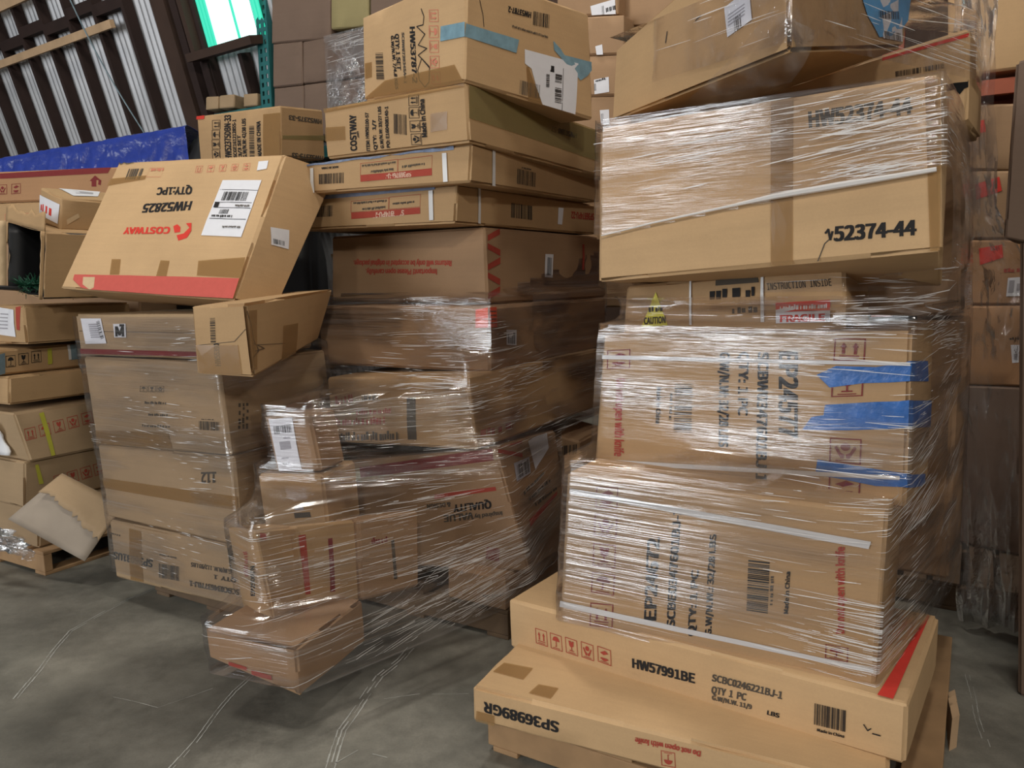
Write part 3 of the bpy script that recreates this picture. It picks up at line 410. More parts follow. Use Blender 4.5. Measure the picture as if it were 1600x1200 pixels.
 ('R5', 'F', 'dash', [0.129, 0.471, 0.2, 0.471, 0.127, 0.576], 5, 'ink', 'warning_sticker'),
 ('R5', 'F', 'text', [0.11, 0.248, 0.216, 0.257, 0.108, 0.37], 'CAUTION', 'ink', 'warning_sticker'),
 ('R5', 'F', 'quad', [0.45, 0.862, 0.646, 0.857, 0.64, 0.963, 0.45, 0.958], None, 'ink2', None),
 ('R5', 'F', 'dash', [0.425, 0.628, 0.628, 0.624, 0.424, 0.798], 5, 'ink', None),
 ('R5', 'F', 'dash', [0.529, 0.366, 0.64, 0.368, 0.528, 0.484], 5, 'ink2', None),
 ('R5', 'F', 'quad', [0.333, 0.204, 0.344, 0.202, 0.334, 1.047, 0.326, 1.05], None, 'strap', 'strap'),
 ('R5', 'F', 'quad', [0.654, 0.204, 0.669, 0.202, 0.667, 1.09, 0.655, 1.094], None, 'strap', 'strap.b'),
 ('R5', 'F', 'quad', [0.689, 0.947, 0.784, 0.937, 0.785, 1.068, 0.689, 1.072], None, 'tape', 'packing_tape'),
 ('R4', 'F', 'text', [0.633, 0.881, 0.644, 0.371, 0.688, 0.881], 'EP24577', 'ink', None),
 ('R4', 'F', 'text', [0.567, 0.881, 0.578, 0.076, 0.599, 0.881], 'SCBW0347601BJ-1', 'ink', None),
 ('R4', 'F', 'text', [0.506, 0.88, 0.512, 0.483, 0.536, 0.88], 'QTY: 1 PC', 'ink', None),
 ('R4', 'F', 'text', [0.443, 0.88, 0.454, 0.27, 0.473, 0.88], 'G.W/N.W: 32/28 LBS', 'ink', None),
 ('R4', 'F', 'bar', [0.296, 0.341, 0.29, 0.677, 0.359, 0.346], 26, 'ink', None),
 ('R4', 'F', 'text', [0.225, 0.64, 0.229, 0.39, 0.241, 0.641], 'Made in China', 'ink', None),
 ('R4', 'F', 'dash', [0.275, 0.602, 0.276, 0.421, 0.288, 0.603], 8, 'ink2', None),
 ('R4', 'F', 'text', [0.068, 0.689, 0.079, 0.132, 0.101, 0.691], 'Do not open with knife', 'red', None),
 ('R4', 'F', 'icon', [0.025, 0.756, 0.118, 0.768, 0.021, 0.891], 4, 'dred', None),
 ('R4', 'F', 'icon', [0.793, 0.836, 0.88, 0.832, 0.794, 0.965], 0, 'dred', None),
 ('R4', 'F', 'icon', [0.791, 0.622, 0.878, 0.635, 0.792, 0.756], 2, 'dred', None),
 ('R4', 'F', 'icon', [0.793, 0.233, 0.88, 0.236, 0.793, 0.383], 3, 'dred', None),
 ('R4', 'F', 'icon', [0.793, 0.02, 0.88, 0.03, 0.794, 0.149], 4, 'dred', None),
 ('R4', 'F', 'poly', [0.747, 0.75, 0.801, 0.805, 0.91, 0.802, 1.027, 0.838, 1.029, 0.727, 0.879, 0.709, 0.786, 0.678], None, 'blue2', 'blue_tape'),
 ('R4', 'F', 'poly', [0.775, 0.575, 0.913, 0.605, 1.03, 0.622, 1.033, 0.473, 0.838, 0.432, 0.712, 0.418, 0.738, 0.499, 0.772, 0.513], None, 'blue2', 'blue_tape.b'),
 ('R4', 'F', 'poly', [0.76, 0.244, 0.861, 0.228, 0.951, 0.215, 1.037, 0.21, 1.038, 0.139, 0.921, 0.121, 0.843, 0.138, 0.755, 0.152], None, 'blue2', 'blue_tape.c'),
 ('R4', 'S', 'quad', [-0.073, 0.733, 0.728, 0.655, 0.665, 0.785, -0.101, 0.845], None, 'blue2', 'blue_tape'),
 ('R4', 'S', 'quad', [-0.008, 0.47, 1.078, 0.322, 1.02, 0.502, -0.046, 0.625], None, 'blue2', 'blue_tape.b'),
 ('R4', 'S', 'quad', [-0.018, 0.13, 0.812, -0.017, 0.787, 0.065, -0.037, 0.209], None, 'blue2', 'blue_tape.c'),
 ('R4', 'F', 'quad', [0.004, 0.83, 1.006, 0.811, 1.006, 0.83, 0.003, 0.858], None, 'strap', 'strap'),
 ('R4', 'F', 'quad', [0.008, 0.059, 0.983, 0.171, 0.983, 0.194, 0.006, 0.094], None, 'strap', 'strap.b'),
 ('R3', 'F', 'text', [0.349, 0.158, 0.346, 0.668, 0.309, 0.141], 'EP24672', 'ink', None),
 ('R3', 'F', 'text', [0.413, 0.138, 0.412, 0.872, 0.387, 0.127], 'SCBE0347601BJ-1', 'ink', None),
 ('R3', 'F', 'text', [0.479, 0.114, 0.481, 0.52, 0.457, 0.104], 'QTY: 1 PC', 'ink', None),
 ('R3', 'F', 'text', [0.531, 0.137, 0.528, 0.748, 0.512, 0.128], 'G.W/N.W.: 32/28 LBS', 'ink', None),
 ('R3', 'F', 'bar', [0.634, 0.331, 0.63, 0.638, 0.697, 0.338], 28, 'ink', None),
 ('R3', 'F', 'text', [0.755, 0.361, 0.753, 0.601, 0.743, 0.357], 'Made in China', 'ink', None),
 ('R3', 'F', 'dash', [0.709, 0.392, 0.708, 0.562, 0.7, 0.388], 8, 'ink2', None),
 ('R3', 'F', 'icon', [0.116, 0.8, 0.195, 0.812, 0.115, 0.934], 4, 'dred', None),
 ('R3', 'F', 'icon', [0.115, 0.618, 0.197, 0.623, 0.115, 0.76], 3, 'dred', None),
 ('R3', 'F', 'icon', [0.116, 0.421, 0.198, 0.429, 0.115, 0.571], 2, 'dred', None),
 ('R3', 'F', 'icon', [0.115, 0.245, 0.199, 0.253, 0.115, 0.38], 1, 'dred', None),
 ('R3', 'F', 'icon', [0.116, 0.02, 0.2, 0.039, 0.115, 0.176], 0, 'dred', None),
 ('R3', 'F', 'quad', [0.015, 0.867, 0.958, 0.798, 0.963, 0.839, 0.018, 0.9], None, 'strap', 'strap'),
 ('R3', 'F', 'quad', [0.0, 0.104, 0.994, 0.128, 0.993, 0.151, 0.001, 0.145], None, 'strap', 'strap.b'),
 ('R3', 'F', 'text', [0.911, 0.314, 0.895, 0.789, 0.89, 0.305], 'Do not open with knife', 'red', None),
 ('R3', 'F', 'icon', [0.865, 0.152, 0.926, 0.155, 0.864, 0.233], 1, 'dred', None),
 ('R2', 'F', 'icon', [0.089, 0.259, 0.127, 0.251, 0.087, 0.567], 0, 'red', None),
 ('R2', 'F', 'icon', [0.137, 0.249, 0.174, 0.24, 0.135, 0.56], 1, 'red', None),
 ('R2', 'F', 'icon', [0.185, 0.251, 0.222, 0.241, 0.183, 0.562], 2, 'red', None),
 ('R2', 'F', 'icon', [0.233, 0.256, 0.27, 0.24, 0.232, 0.568], 3, 'red', None),
 ('R2', 'F', 'icon', [0.282, 0.263, 0.321, 0.244, 0.281, 0.57], 4, 'red', None),
 ('R2', 'F', 'text', [0.381, 0.338, 0.544, 0.381, 0.381, 0.507], 'HW57991BE', 'ink', None),
 ('R2', 'F', 'text', [0.587, 0.509, 0.748, 0.531, 0.589, 0.633], 'SCBC0246221BJ-1', 'ink2', None),
 ('R2', 'F', 'text', [0.586, 0.29, 0.667, 0.323, 0.588, 0.414], 'QTY  1  PC', 'ink2', None),
 ('R2', 'F', 'text', [0.588, 0.173, 0.681, 0.201, 0.588, 0.25], 'G.W/N.W. 11/9', 'ink2', None),
 ('R2', 'F', 'text', [0.717, 0.19, 0.743, 0.194, 0.718, 0.264], 'LBS', 'ink', None),
 ('R2', 'F', 'bar', [0.819, 0.259, 0.885, 0.28, 0.819, 0.618], 26, 'ink', None),
 ('R2', 'F', 'text', [0.826, 0.159, 0.881, 0.176, 0.826, 0.207], 'Made in China', 'ink', None),
 ('R2', 'F', 'line', [0.919, 0.488, 0.927, 0.408, 0.933, 0.455], 0.003, 'ink', None),
 ('R2', 'F', 'line', [0.937, 0.383, 0.951, 0.383], 0.004, 'ink', None),
 ('R2', 'T', 'poly', [0.942, -0.012, 0.972, 0.0, 0.981, 0.958, 0.976, 0.979], None, 'redb', None),
 ('R1', 'F', 'text', [0.249, 0.598, 0.037, 0.637, 0.248, 0.307], 'SP36989GR', 'ink', None),
 ('R1', 'F', 'text', [0.606, 0.797, 0.45, 0.725, 0.605, 0.659], 'Do not open with knife', 'red', None),
 ('R1', 'F', 'icon', [0.546, 0.583, 0.512, 0.551, 0.548, 0.18], 1, 'red', None),
 ('R1', 'T', 'quad', [0.016, 0.131, 0.11, 0.125, 0.109, 0.222, 0.022, 0.215], None, 'tape', 'packing_tape'),
 ('R1', 'T', 'quad', [0.153, 0.042, 0.215, 0.04, 0.214, 0.122, 0.158, 0.117], None, 'tape', 'packing_tape.b'),
 ('R1', 'F', 'quad', [0.009, 0.019, 0.065, 0.019, 0.066, 0.323, 0.012, 0.326], None, 'tape', 'packing_tape.c'),
 ('R8', 'F', 'quad', [0.728, 0.937, 1.002, 0.904, 1.0, 0.942, 0.728, 0.969], None, 'redb', None),
 ('R8', 'F', 'bar', [0.774, 0.711, 0.858, 0.671, 0.773, 0.773], 24, 'ink', None),
 ('R8', 'F', 'bar', [0.864, 0.672, 0.927, 0.646, 0.863, 0.727], 16, 'ink2', None),
 ('R8', 'F', 'poly', [0.934, 0.461, 0.959, 0.455, 0.998, 0.428, 1.009, 0.457, 1.024, 0.434, 1.028, 0.382, 1.006, 0.365, 0.99, 0.367, 0.975, 0.315, 0.96, 0.386, 0.938, 0.387], None, 'hole', 'torn_hole'),
 ('R7', 'F', 'quad', [0.713, 0.301, 0.834, 0.336, 0.822, 0.578, 0.699, 0.551], None, 'paper', 'shipping_label'),
 ('R7', 'F', 'bar', [0.751, 0.313, 0.786, 0.327, 0.747, 0.416], 8, 'ink2', 'shipping_label'),
 ('R7', 'F', 'quad', [0.719, 0.464, 0.801, 0.478, 0.801, 0.486, 0.719, 0.473], None, 'grey', 'shipping_label'),
 ('R7', 'F', 'quad', [0.719, 0.437, 0.801, 0.453, 0.801, 0.461, 0.719, 0.446], None, 'grey', 'shipping_label'),
 ('R7', 'F', 'quad', [0.719, 0.41, 0.801, 0.428, 0.801, 0.436, 0.719, 0.419], None, 'grey', 'shipping_label'),
 ('R7', 'F', 'quad', [0.719, 0.384, 0.801, 0.402, 0.801, 0.411, 0.719, 0.393], None, 'grey', 'shipping_label'),
 ('R7', 'S', 'poly', [0.508, 0.396, 0.594, 0.224, 0.725, 0.077, 0.844, 0.085, 1.05, 0.191, 1.268, 0.398], None, 'cyan', 'blue_sheet'),
 ('R7', 'S', 'quad', [0.765, 0.07, 0.968, 0.043, 0.882, 0.377, 0.648, 0.377], None, 'paper', 'shipping_label.b'),
 ('R7', 'S', 'bar', [0.697, 0.203, 0.904, 0.198, 0.681, 0.258], 20, 'ink', 'shipping_label.b'),
 ('R7', 'S', 'bar', [0.779, 0.066, 0.948, 0.047, 0.759, 0.121], 20, 'ink2', 'shipping_label.b'),
 ('R7', 'S', 'dash', [1.07, 0.165, 1.357, 0.278, 1.034, 0.205], 8, 'ink2', None),
 ('R7', 'S', 'line', [1.139, 0.18, 1.208, 0.139, 1.18, 0.199, 1.311, 0.218, 1.357, 0.278, 1.414, 0.298], 0.006, 'ink2', None),
 ('R7', 'S', 'line', [1.251, 0.279, 1.342, 0.218, 1.422, 0.268], 0.005, 'ink2', None),
 ('R7', 'F', 'line', [0.369, 0.583, 0.376, 0.689], 0.004, 'ink2', None),
 ('R7', 'F', 'line', [0.542, 0.608, 0.569, 0.621], 0.004, 'ink2', None),
 ('T1', 'F', 'text', [0.588, 0.651, 0.308, 0.634, 0.594, 0.585], 'HW52825', 'ink', None),
 ('T1', 'F', 'text', [0.554, 0.764, 0.347, 0.763, 0.564, 0.707], 'QTY:1PC', 'ink', None),
 ('T1', 'F', 'text', [0.519, 0.461, 0.247, 0.453, 0.527, 0.413], 'COSTWAY', 'redb', None),
 ('T1', 'F', 'poly', [0.635, 0.491, 0.603, 0.488, 0.634, 0.456, 0.612, 0.416, 0.575, 0.403, 0.597, 0.364, 0.64, 0.385, 0.652, 0.434], None, 'redb', None),
 ('T1', 'F', 'poly', [0.555, 0.481, 0.536, 0.467, 0.558, 0.42, 0.588, 0.427, 0.579, 0.461], None, 'redb', None),
 ('T1', 'F', 'quad', [0.716, 0.403, 0.931, 0.399, 0.931, 0.804, 0.716, 0.81], None, 'paper', 'shipping_label'),
 ('T1', 'F', 'line', [0.723, 0.737, 0.93, 0.728], 0.003, 'ink', 'shipping_label'),
 ('T1', 'F', 'line', [0.722, 0.643, 0.922, 0.638], 0.003, 'ink', 'shipping_label'),
 ('T1', 'F', 'line', [0.732, 0.603, 0.926, 0.599], 0.003, 'ink', 'shipping_label'),
 ('T1', 'F', 'line', [0.73, 0.521, 0.923, 0.52], 0.003, 'ink', 'shipping_label'),
 ('T1', 'F', 'bar', [0.752, 0.655, 0.888, 0.65, 0.753, 0.72], 34, 'ink', 'shipping_label'),
 ('T1', 'F', 'bar', [0.768, 0.556, 0.817, 0.556, 0.769, 0.589], 14, 'ink', 'shipping_label'),
 ('T1', 'F', 'quad', [0.726, 0.602, 0.751, 0.601, 0.75, 0.64, 0.725, 0.643], None, 'ink', 'shipping_label'),
 ('T1', 'F', 'dash', [0.845, 0.547, 0.735, 0.547, 0.848, 0.527], 11, 'ink', 'shipping_label'),
 ('T1', 'F', 'dash', [0.916, 0.622, 0.837, 0.623, 0.918, 0.606], 11, 'ink2', 'shipping_label'),
 ('T1', 'F', 'dash', [0.91, 0.471, 0.815, 0.47, 0.911, 0.456], 11, 'ink2', 'shipping_label'),
 ('T1', 'F', 'quad', [0.887, 0.878, 0.936, 0.89, 0.93, 0.953, 0.877, 0.949], None, 'paper', 'sticker'),
 ('T1', 'F', 'icon', [0.573, 0.879, 0.533, 0.877, 0.563, 0.936], 0, 'pink', None),
 ('T1', 'F', 'icon', [0.642, 0.88, 0.603, 0.878, 0.632, 0.937], 1, 'pink', None),
 ('T1', 'F', 'icon', [0.71, 0.882, 0.672, 0.88, 0.7, 0.938], 2, 'pink', None),
 ('T1', 'F', 'icon', [0.776, 0.883, 0.739, 0.882, 0.768, 0.939], 3, 'pink', None),
 ('T1', 'F', 'icon', [0.842, 0.885, 0.805, 0.883, 0.834, 0.94], 4, 'pink', None),
 ('T1', 'F', 'bar', [0.104, 0.844, 0.205, 0.84, 0.098, 0.936], 8, 'ink2', None),
 ('T1', 'F', 'frame', [0.24, 0.858, 0.332, 0.854, 0.234, 0.936], None, 'pink', None),
 ('T1', 'F', 'dash', [0.326, 0.927, 0.247, 0.927, 0.33, 0.904], 6, 'pink', None),
 ('T1', 'F', 'quad', [0.276, 0.111, 0.333, 0.114, 0.304, 0.221, 0.25, 0.219], None, 'tape', 'packing_tape.0'),
 ('T1', 'F', 'quad', [0.55, 0.117, 0.608, 0.119, 0.592, 0.224, 0.541, 0.224], None, 'tape', 'packing_tape.1'),
 ('T1', 'F', 'quad', [0.771, 0.136, 1.002, 0.136, 0.986, 0.269, 0.751, 0.231], None, 'tape', 'packing_tape.2'),
 ('T1', 'F', 'quad', [-0.012, 0.795, 0.236, 0.839, 0.235, 0.872, -0.013, 0.856], None, 'tape', 'packing_tape.3'),
 ('T1', 'F', 'poly', [0.057, 0.099, 0.993, 0.133, 0.996, 0.008, 0.883, 0.006, 0.626, 0.0, 0.252, -0.008, 0.135, 0.01, 0.062, 0.062], None, 'redc', None),
 ('T1', 'F', 'poly', [0.12, 0.084, 0.193, 0.088, 0.213, 0.016, 0.192, -0.008, 0.136, 0.033], None, 'pale2', 'torn_patch'),
 ('T1', 'S', 'quad', [0.315, 0.384, 0.695, 0.392, 0.558, 0.511, 0.185, 0.491], None, 'paper', 'shipping_label.b'),
 ('T1', 'S', 'bar', [0.352, 0.395, 0.599, 0.404, 0.312, 0.424], 14, 'ink', 'shipping_label.b'),
 ('T1', 'F', 'line', [0.008, 0.994, 0.028, 0.981, 0.045, 0.994, 0.065, 0.983, 0.111, 0.99], 0.006, 'ink2', None),
 ('L1', 'F', 'quad', [0.065, 0.276, 0.25, 0.303, 0.223, 0.9, 0.051, 0.898], None, 'paper', 'shipping_label'),
 ('L1', 'F', 'bar', [0.236, 0.438, 0.208, 0.861, 0.208, 0.405], 16, 'ink', 'shipping_label'),
 ('L1', 'F', 'quad', [0.114, 0.735, 0.185, 0.745, 0.185, 0.776, 0.114, 0.762], None, 'grey', 'shipping_label'),
 ('L1', 'F', 'quad', [0.116, 0.684, 0.188, 0.695, 0.188, 0.726, 0.116, 0.712], None, 'grey', 'shipping_label'),
 ('L1', 'F', 'quad', [0.118, 0.634, 0.192, 0.644, 0.192, 0.675, 0.118, 0.661], None, 'grey', 'shipping_label'),
 ('L1', 'F', 'quad', [0.119, 0.583, 0.195, 0.594, 0.195, 0.625, 0.119, 0.61], None, 'grey', 'shipping_label'),
 ('L1', 'F', 'quad', [0.121, 0.532, 0.198, 0.544, 0.198, 0.575, 0.121, 0.559], None, 'grey', 'shipping_label'),
 ('L1', 'F', 'quad', [0.123, 0.481, 0.201, 0.494, 0.201, 0.525, 0.123, 0.509], None, 'grey', 'shipping_label'),
 ('L1', 'F', 'quad', [0.125, 0.43, 0.204, 0.443, 0.204, 0.474, 0.125, 0.458], None, 'grey', 'shipping_label'),
 ('L1', 'F', 'quad', [0.322, 0.451, 0.417, 0.457, 0.422, 0.782, 0.322, 0.768], None, 'paper', 'sticker'),
 ('L1', 'F', 'text', [0.337, 0.482, 0.398, 0.486, 0.342, 0.711], 'M', 'ink', 'sticker'),
 ('L1', 'F', 'quad', [0.372, 0.712, 0.41, 0.714, 0.412, 0.77, 0.374, 0.769], None, 'ink', 'sticker'),
 ('L1', 'F', 'quad', [-0.005, 0.023, 0.99, 0.063, 0.993, 0.169, 0.002, 0.152], None, 'dred', None),
 ('L1', 'F', 'line', [0.024, 0.59, 0.902, 0.588], 0.003, 'seam', None),
 ('L2', 'F', 'icon', [0.423, 0.639, 0.478, 0.64, 0.43, 0.707], 1, 'ink2', None),
 ('L2', 'F', 'icon', [0.487, 0.645, 0.54, 0.646, 0.493, 0.712], 2, 'ink2', None),
 ('L2', 'F', 'icon', [0.549, 0.65, 0.602, 0.652, 0.555, 0.718], 3, 'ink2', None),
 ('L2', 'F', 'dash', [0.446, 0.506, 0.607, 0.517, 0.45, 0.538], 12, 'ink2', None),
 ('L2', 'F', 'dash', [0.464, 0.379, 0.607, 0.387, 0.467, 0.408], 9, 'ink2', None),
 ('L2', 'F', 'dash', [0.402, 0.247, 0.612, 0.26, 0.405, 0.276], 14, 'ink2', None),
 ('L2', 'F', 'bar', [0.816, 0.262, 0.951, 0.266, 0.822, 0.359], 26, 'ink2', None),
 ('L2', 'F', 'dash', [0.842, 0.375, 0.923, 0.379, 0.843, 0.387], 7, 'ink2', None),
 ('L2', 'F', 'quad', [0.002, 0.002, 0.603, 0.031, 0.596, 0.209, 0.013, 0.16], None, 'tape', 'packing_tape'),
 ('L2', 'S', 'dash', [0.104, 0.264, 0.132, 0.538, 0.083, 0.269], 4, 'ink2', None),
 ('L2', 'S', 'dash', [0.136, 0.255, 0.164, 0.531, 0.115, 0.261], 4, 'ink2', None),
 ('L2', 'S', 'dash', [0.168, 0.245, 0.197, 0.523, 0.147, 0.252], 4, 'ink2', None),
 ('L3', 'F', 'text', [0.875, 0.811, 0.778, 0.788, 0.868, 0.692], '112', 'ink2', None),
 ('L3', 'F', 'quad', [0.008, 0.403, 1.002, 0.412, 1.001, 0.568, 0.004, 0.546], None, 'tape', 'packing_tape'),
 ('L4', 'F', 'text', [0.305, 0.468, 0.014, 0.46, 0.296, 0.343], 'SP36031US', 'ink', None),
 ('L4', 'F', 'bar', [0.338, 0.192, 0.486, 0.217, 0.349, 0.443], 26, 'ink2', None),
 ('L4', 'F', 'text', [0.478, 0.616, 0.362, 0.607, 0.475, 0.588], 'Made in China', 'ink2', None),
 ('L4', 'F', 'text', [0.828, 0.605, 0.578, 0.587, 0.824, 0.537], 'G.W/N.W. 112/93 LBS', 'ink2', None),
 ('L4', 'F', 'text', [0.853, 0.476, 0.718, 0.461, 0.849, 0.408], 'QTY  1', 'ink2', None),
 ('L4', 'F', 'text', [0.867, 0.301, 0.556, 0.271, 0.863, 0.211], 'SCBC0346377BJ-1', 'ink2', None),
 ('L4', 'F', 'dash', [0.08, 0.787, 0.0, 0.781, 0.077, 0.758], 6, 'ink2', None),
 ('L4', 'F', 'quad', [0.12, 0.037, 0.216, 0.049, 0.24, 0.921, 0.153, 0.932], None, 'tape', 'packing_tape'),
 ('T2', 'F', 'bar', [0.316, 0.473, 0.341, 0.826, 0.409, 0.474], 18, 'ink', None),
 ('T2', 'F', 'text', [0.452, 0.14, 0.461, 0.457, 0.358, 0.136], 'HW55390', 'ink', None),
 ('T2', 'S', 'quad', [0.365, 0.01, 0.592, -0.063, 0.565, 0.523, 0.369, 0.561], None, 'tape', 'packing_tape'),
 ('T2', 'F', 'quad', [0.022, 0.011, 0.801, 0.027, 0.799, 0.44, 0.034, 0.432], None, 'tape', 'packing_tape.b'),
 ('Bk33', 'F', 'text', [0.419, 0.038, 0.433, 0.934, 0.341, 0.05], 'HW52375DBN-33', 'ink', None),
 ('Bk33', 'F', 'text', [0.486, 0.064, 0.494, 0.832, 0.446, 0.07], 'SCGE16121285S-1', 'ink', None),
 ('Bk33', 'F', 'text', [0.547, 0.073, 0.544, 0.502, 0.508, 0.079], '3/3 SET', 'ink', None),
 ('Bk33', 'F', 'text', [0.608, 0.046, 0.61, 0.826, 0.564, 0.052], 'G.W/N.W: 42/38 LBS', 'ink', None),
 ('Bk33', 'F', 'bar', [0.644, 0.058, 0.653, 0.676, 0.702, 0.049], 24, 'ink', None),
 ('Bk33', 'F', 'text', [0.786, 0.036, 0.781, 0.738, 0.744, 0.043], 'MADE IN CHINA', 'ink', None),
 ('Bk33', 'F', 'icon', [0.301, 0.673, 0.303, 0.864, 0.199, 0.689], 0, 'ink', None),
 ('Bk33', 'F', 'icon', [0.294, 0.472, 0.296, 0.663, 0.191, 0.487], 1, 'ink', None),
 ('Bk33', 'F', 'icon', [0.287, 0.27, 0.289, 0.462, 0.183, 0.283], 2, 'ink', None),
 ('Bk33', 'F', 'icon', [0.28, 0.066, 0.282, 0.259, 0.175, 0.078], 3, 'ink', None),
 ('Bk33', 'S', 'text', [0.933, 0.803, 0.184, 0.828, 0.928, 0.715], 'HW52375-33', 'ink2', None),
 ('Bk33', 'S', 'text', [0.937, 0.069, 0.245, 0.096, 0.932, -0.017], 'HW52375-33', 'ink2', None),
 ('Bk33', 'S', 'quad', [0.039, 0.352, 0.995, 0.385, 1.001, 0.492, 0.039, 0.421], None, 'tapeo', 'packing_tape'),
 ('Bk33', 'F', 'quad', [0.807, 0.033, 1.001, 0.003, 1.001, 0.863, 0.814, 0.87], None, 'tape', 'packing_tape.b'),
 ('Bk33', 'F', 'quad', [0.001, 0.933, 0.103, 0.927, 0.107, 1.02, 0.005, 1.024], None, 'redb', 'sticker'),
 ('G1', 'F', 'quad', [0.21, 0.774, 0.783, 0.821, 0.799, 1.016, 0.21, 0.947], None, 'dred', None),
 ('G1', 'F', 'icon', [0.273, 0.263, 0.323, 0.275, 0.273, 0.59], 4, 'dred', None),
 ('G1', 'F', 'icon', [0.199, 0.268, 0.249, 0.269, 0.199, 0.584], 3, 'dred', None),
 ('G1', 'F', 'poly', [0.717, 0.761, 0.689, 0.595, 0.699, 0.581, 0.699, 0.408, 0.723, 0.402, 0.723, 0.61, 0.745, 0.604], None, 'dred', None),
 ('G1', 'F', 'poly', [0.736, 0.63, 0.749, 0.603, 0.745, 0.443, 0.732, 0.469], None, 'dred', None),
 ('G2', 'F', 'icon', [0.296, 0.547, 0.342, 0.54, 0.296, 0.732], 2, 'pink', None),
 ('G2', 'F', 'icon', [0.35, 0.539, 0.389, 0.536, 0.35, 0.723], 4, 'pink', None),
 ('G2', 'F', 'icon', [0.238, 0.538, 0.284, 0.538, 0.238, 0.723], 1, 'pink', None),
 ('G3', 'F', 'quad', [-0.029, 0.197, 0.921, 0.173, 0.952, 0.789, 0.007, 0.781], None, 'paper', 'shipping_label'),
 ('G3', 'F', 'dash', [0.076, 0.336, 0.663, 0.316, 0.083, 0.599], 4, 'redb', 'shipping_label'),
 ('G3', 'T', 'quad', [0.742, 0.213, 0.632, 0.563, 0.037, 0.771, -0.011, 0.229], None, 'paper', 'shipping_label.b'),
 ('G3', 'T', 'quad', [0.485, 0.323, 0.426, 0.567, 0.22, 0.628, 0.199, 0.348], None, 'grey', 'shipping_label.b'),
 ('G3', 'S', 'quad', [0.086, 0.185, 0.231, 0.431, 0.209, 0.565, 0.072, 0.342], None, 'pale2', 'shipping_label.c'),
 ('G5', 'F', 'quad', [0.497, 0.237, 0.822, 0.188, 0.829, 0.904, 0.553, 0.966], None, 'paper', 'shipping_label'),
 ('G5', 'F', 'quad', [0.57, 0.775, 0.726, 0.764, 0.729, 0.798, 0.573, 0.809], None, 'grey', 'shipping_label'),
 ('G5', 'F', 'quad', [0.563, 0.681, 0.719, 0.671, 0.722, 0.705, 0.566, 0.715], None, 'grey', 'shipping_label'),
 ('G5', 'F', 'quad', [0.556, 0.587, 0.712, 0.578, 0.715, 0.612, 0.558, 0.621], None, 'grey', 'shipping_label'),
 ('G5', 'F', 'quad', [0.548, 0.492, 0.705, 0.484, 0.708, 0.518, 0.551, 0.527], None, 'grey', 'shipping_label'),
 ('G5', 'F', 'quad', [0.541, 0.398, 0.698, 0.391, 0.7, 0.425, 0.544, 0.432], None, 'grey', 'shipping_label'),
 ('G5', 'F', 'poly', [0.852, 0.379, 0.905, 0.36, 0.961, 1.05, 0.864, 0.967], None, 'red', None),
 ('G6', 'S', 'icon', [0.088, 0.286, 0.146, 0.292, 0.085, 0.745], 1, 'ink', None),
 ('G6', 'S', 'icon', [0.163, 0.326, 0.224, 0.333, 0.16, 0.791], 2, 'ink', None),
 ('G6', 'S', 'icon', [0.241, 0.367, 0.303, 0.374, 0.238, 0.838], 0, 'ink', None),
 ('G6', 'S', 'quad', [0.037, -0.077, 0.083, 0.048, 0.081, 0.874, 0.036, 0.805], None, 'steel', 'blue_tape'),
 ('G6', 'S', 'quad', [0.494, 0.337, 0.56, 0.366, 0.552, 1.192, 0.487, 1.121], None, 'steel', 'blue_tape.b'),
 ('G6', 'S', 'quad', [0.342, 0.244, 0.37, 0.266, 0.365, 0.914, 0.338, 0.895], None, 'strapy', 'strap'),
 ('G6', 'S', 'quad', [0.478, 0.36, 0.496, 0.369, 0.484, 1.102, 0.466, 1.084], None, 'strap', 'strap.b'),
 ('G8', 'S', 'icon', [0.016, 0.43, 0.086, 0.446, 0.028, 0.664], 0, 'red', None),
 ('G8', 'S', 'icon', [0.11, 0.456, 0.182, 0.473, 0.122, 0.694], 1, 'red', None),
 ('G8', 'S', 'icon', [0.207, 0.483, 0.281, 0.501, 0.218, 0.725], 2, 'red', None),
 ('G8', 'S', 'icon', [0.306, 0.511, 0.383, 0.529, 0.318, 0.757], 3, 'red', None),
 ('G8', 'S', 'icon', [0.409, 0.54, 0.489, 0.559, 0.422, 0.79], 4, 'red', None),
 ('G8', 'S', 'quad', [0.136, 0.04, 0.162, 0.04, 0.183, 0.942, 0.151, 0.924], None, 'strapy', 'strap'),
 ('G9', 'S', 'icon', [0.204, 0.289, 0.275, 0.306, 0.187, 0.556], 1, 'red', None),
 ('G9', 'S', 'icon', [0.295, 0.306, 0.368, 0.324, 0.277, 0.577], 2, 'red', None),
 ('G9', 'S', 'icon', [0.388, 0.324, 0.464, 0.342, 0.37, 0.599], 3, 'red', None),
 ('G9', 'S', 'icon', [0.484, 0.343, 0.563, 0.361, 0.465, 0.622], 4, 'red', None),
 ('G9', 'S', 'quad', [0.091, 0.449, 0.121, 0.444, 0.086, 0.898, 0.065, 0.895], None, 'strapy', 'strap'),
 ('G10', 'S', 'icon', [0.375, 0.256, 0.455, 0.259, 0.371, 0.585], 2, 'red', None),
 ('G10', 'S', 'icon', [0.477, 0.246, 0.559, 0.249, 0.472, 0.58], 3, 'red', None),
 ('G10', 'S', 'quad', [0.285, 0.066, 0.314, 0.056, 0.307, 0.445, 0.278, 0.433], None, 'strapy', 'strap'),
 ('C1', 'F', 'quad', [0.585, -0.118, 0.965, -0.024, 0.953, 0.352, 0.565, 0.214], None, 'paper', 'shipping_label'),
 ('C1', 'F', 'bar', [0.752, -0.018, 0.79, -0.006, 0.744, 0.2], 4, 'ink', 'shipping_label'),
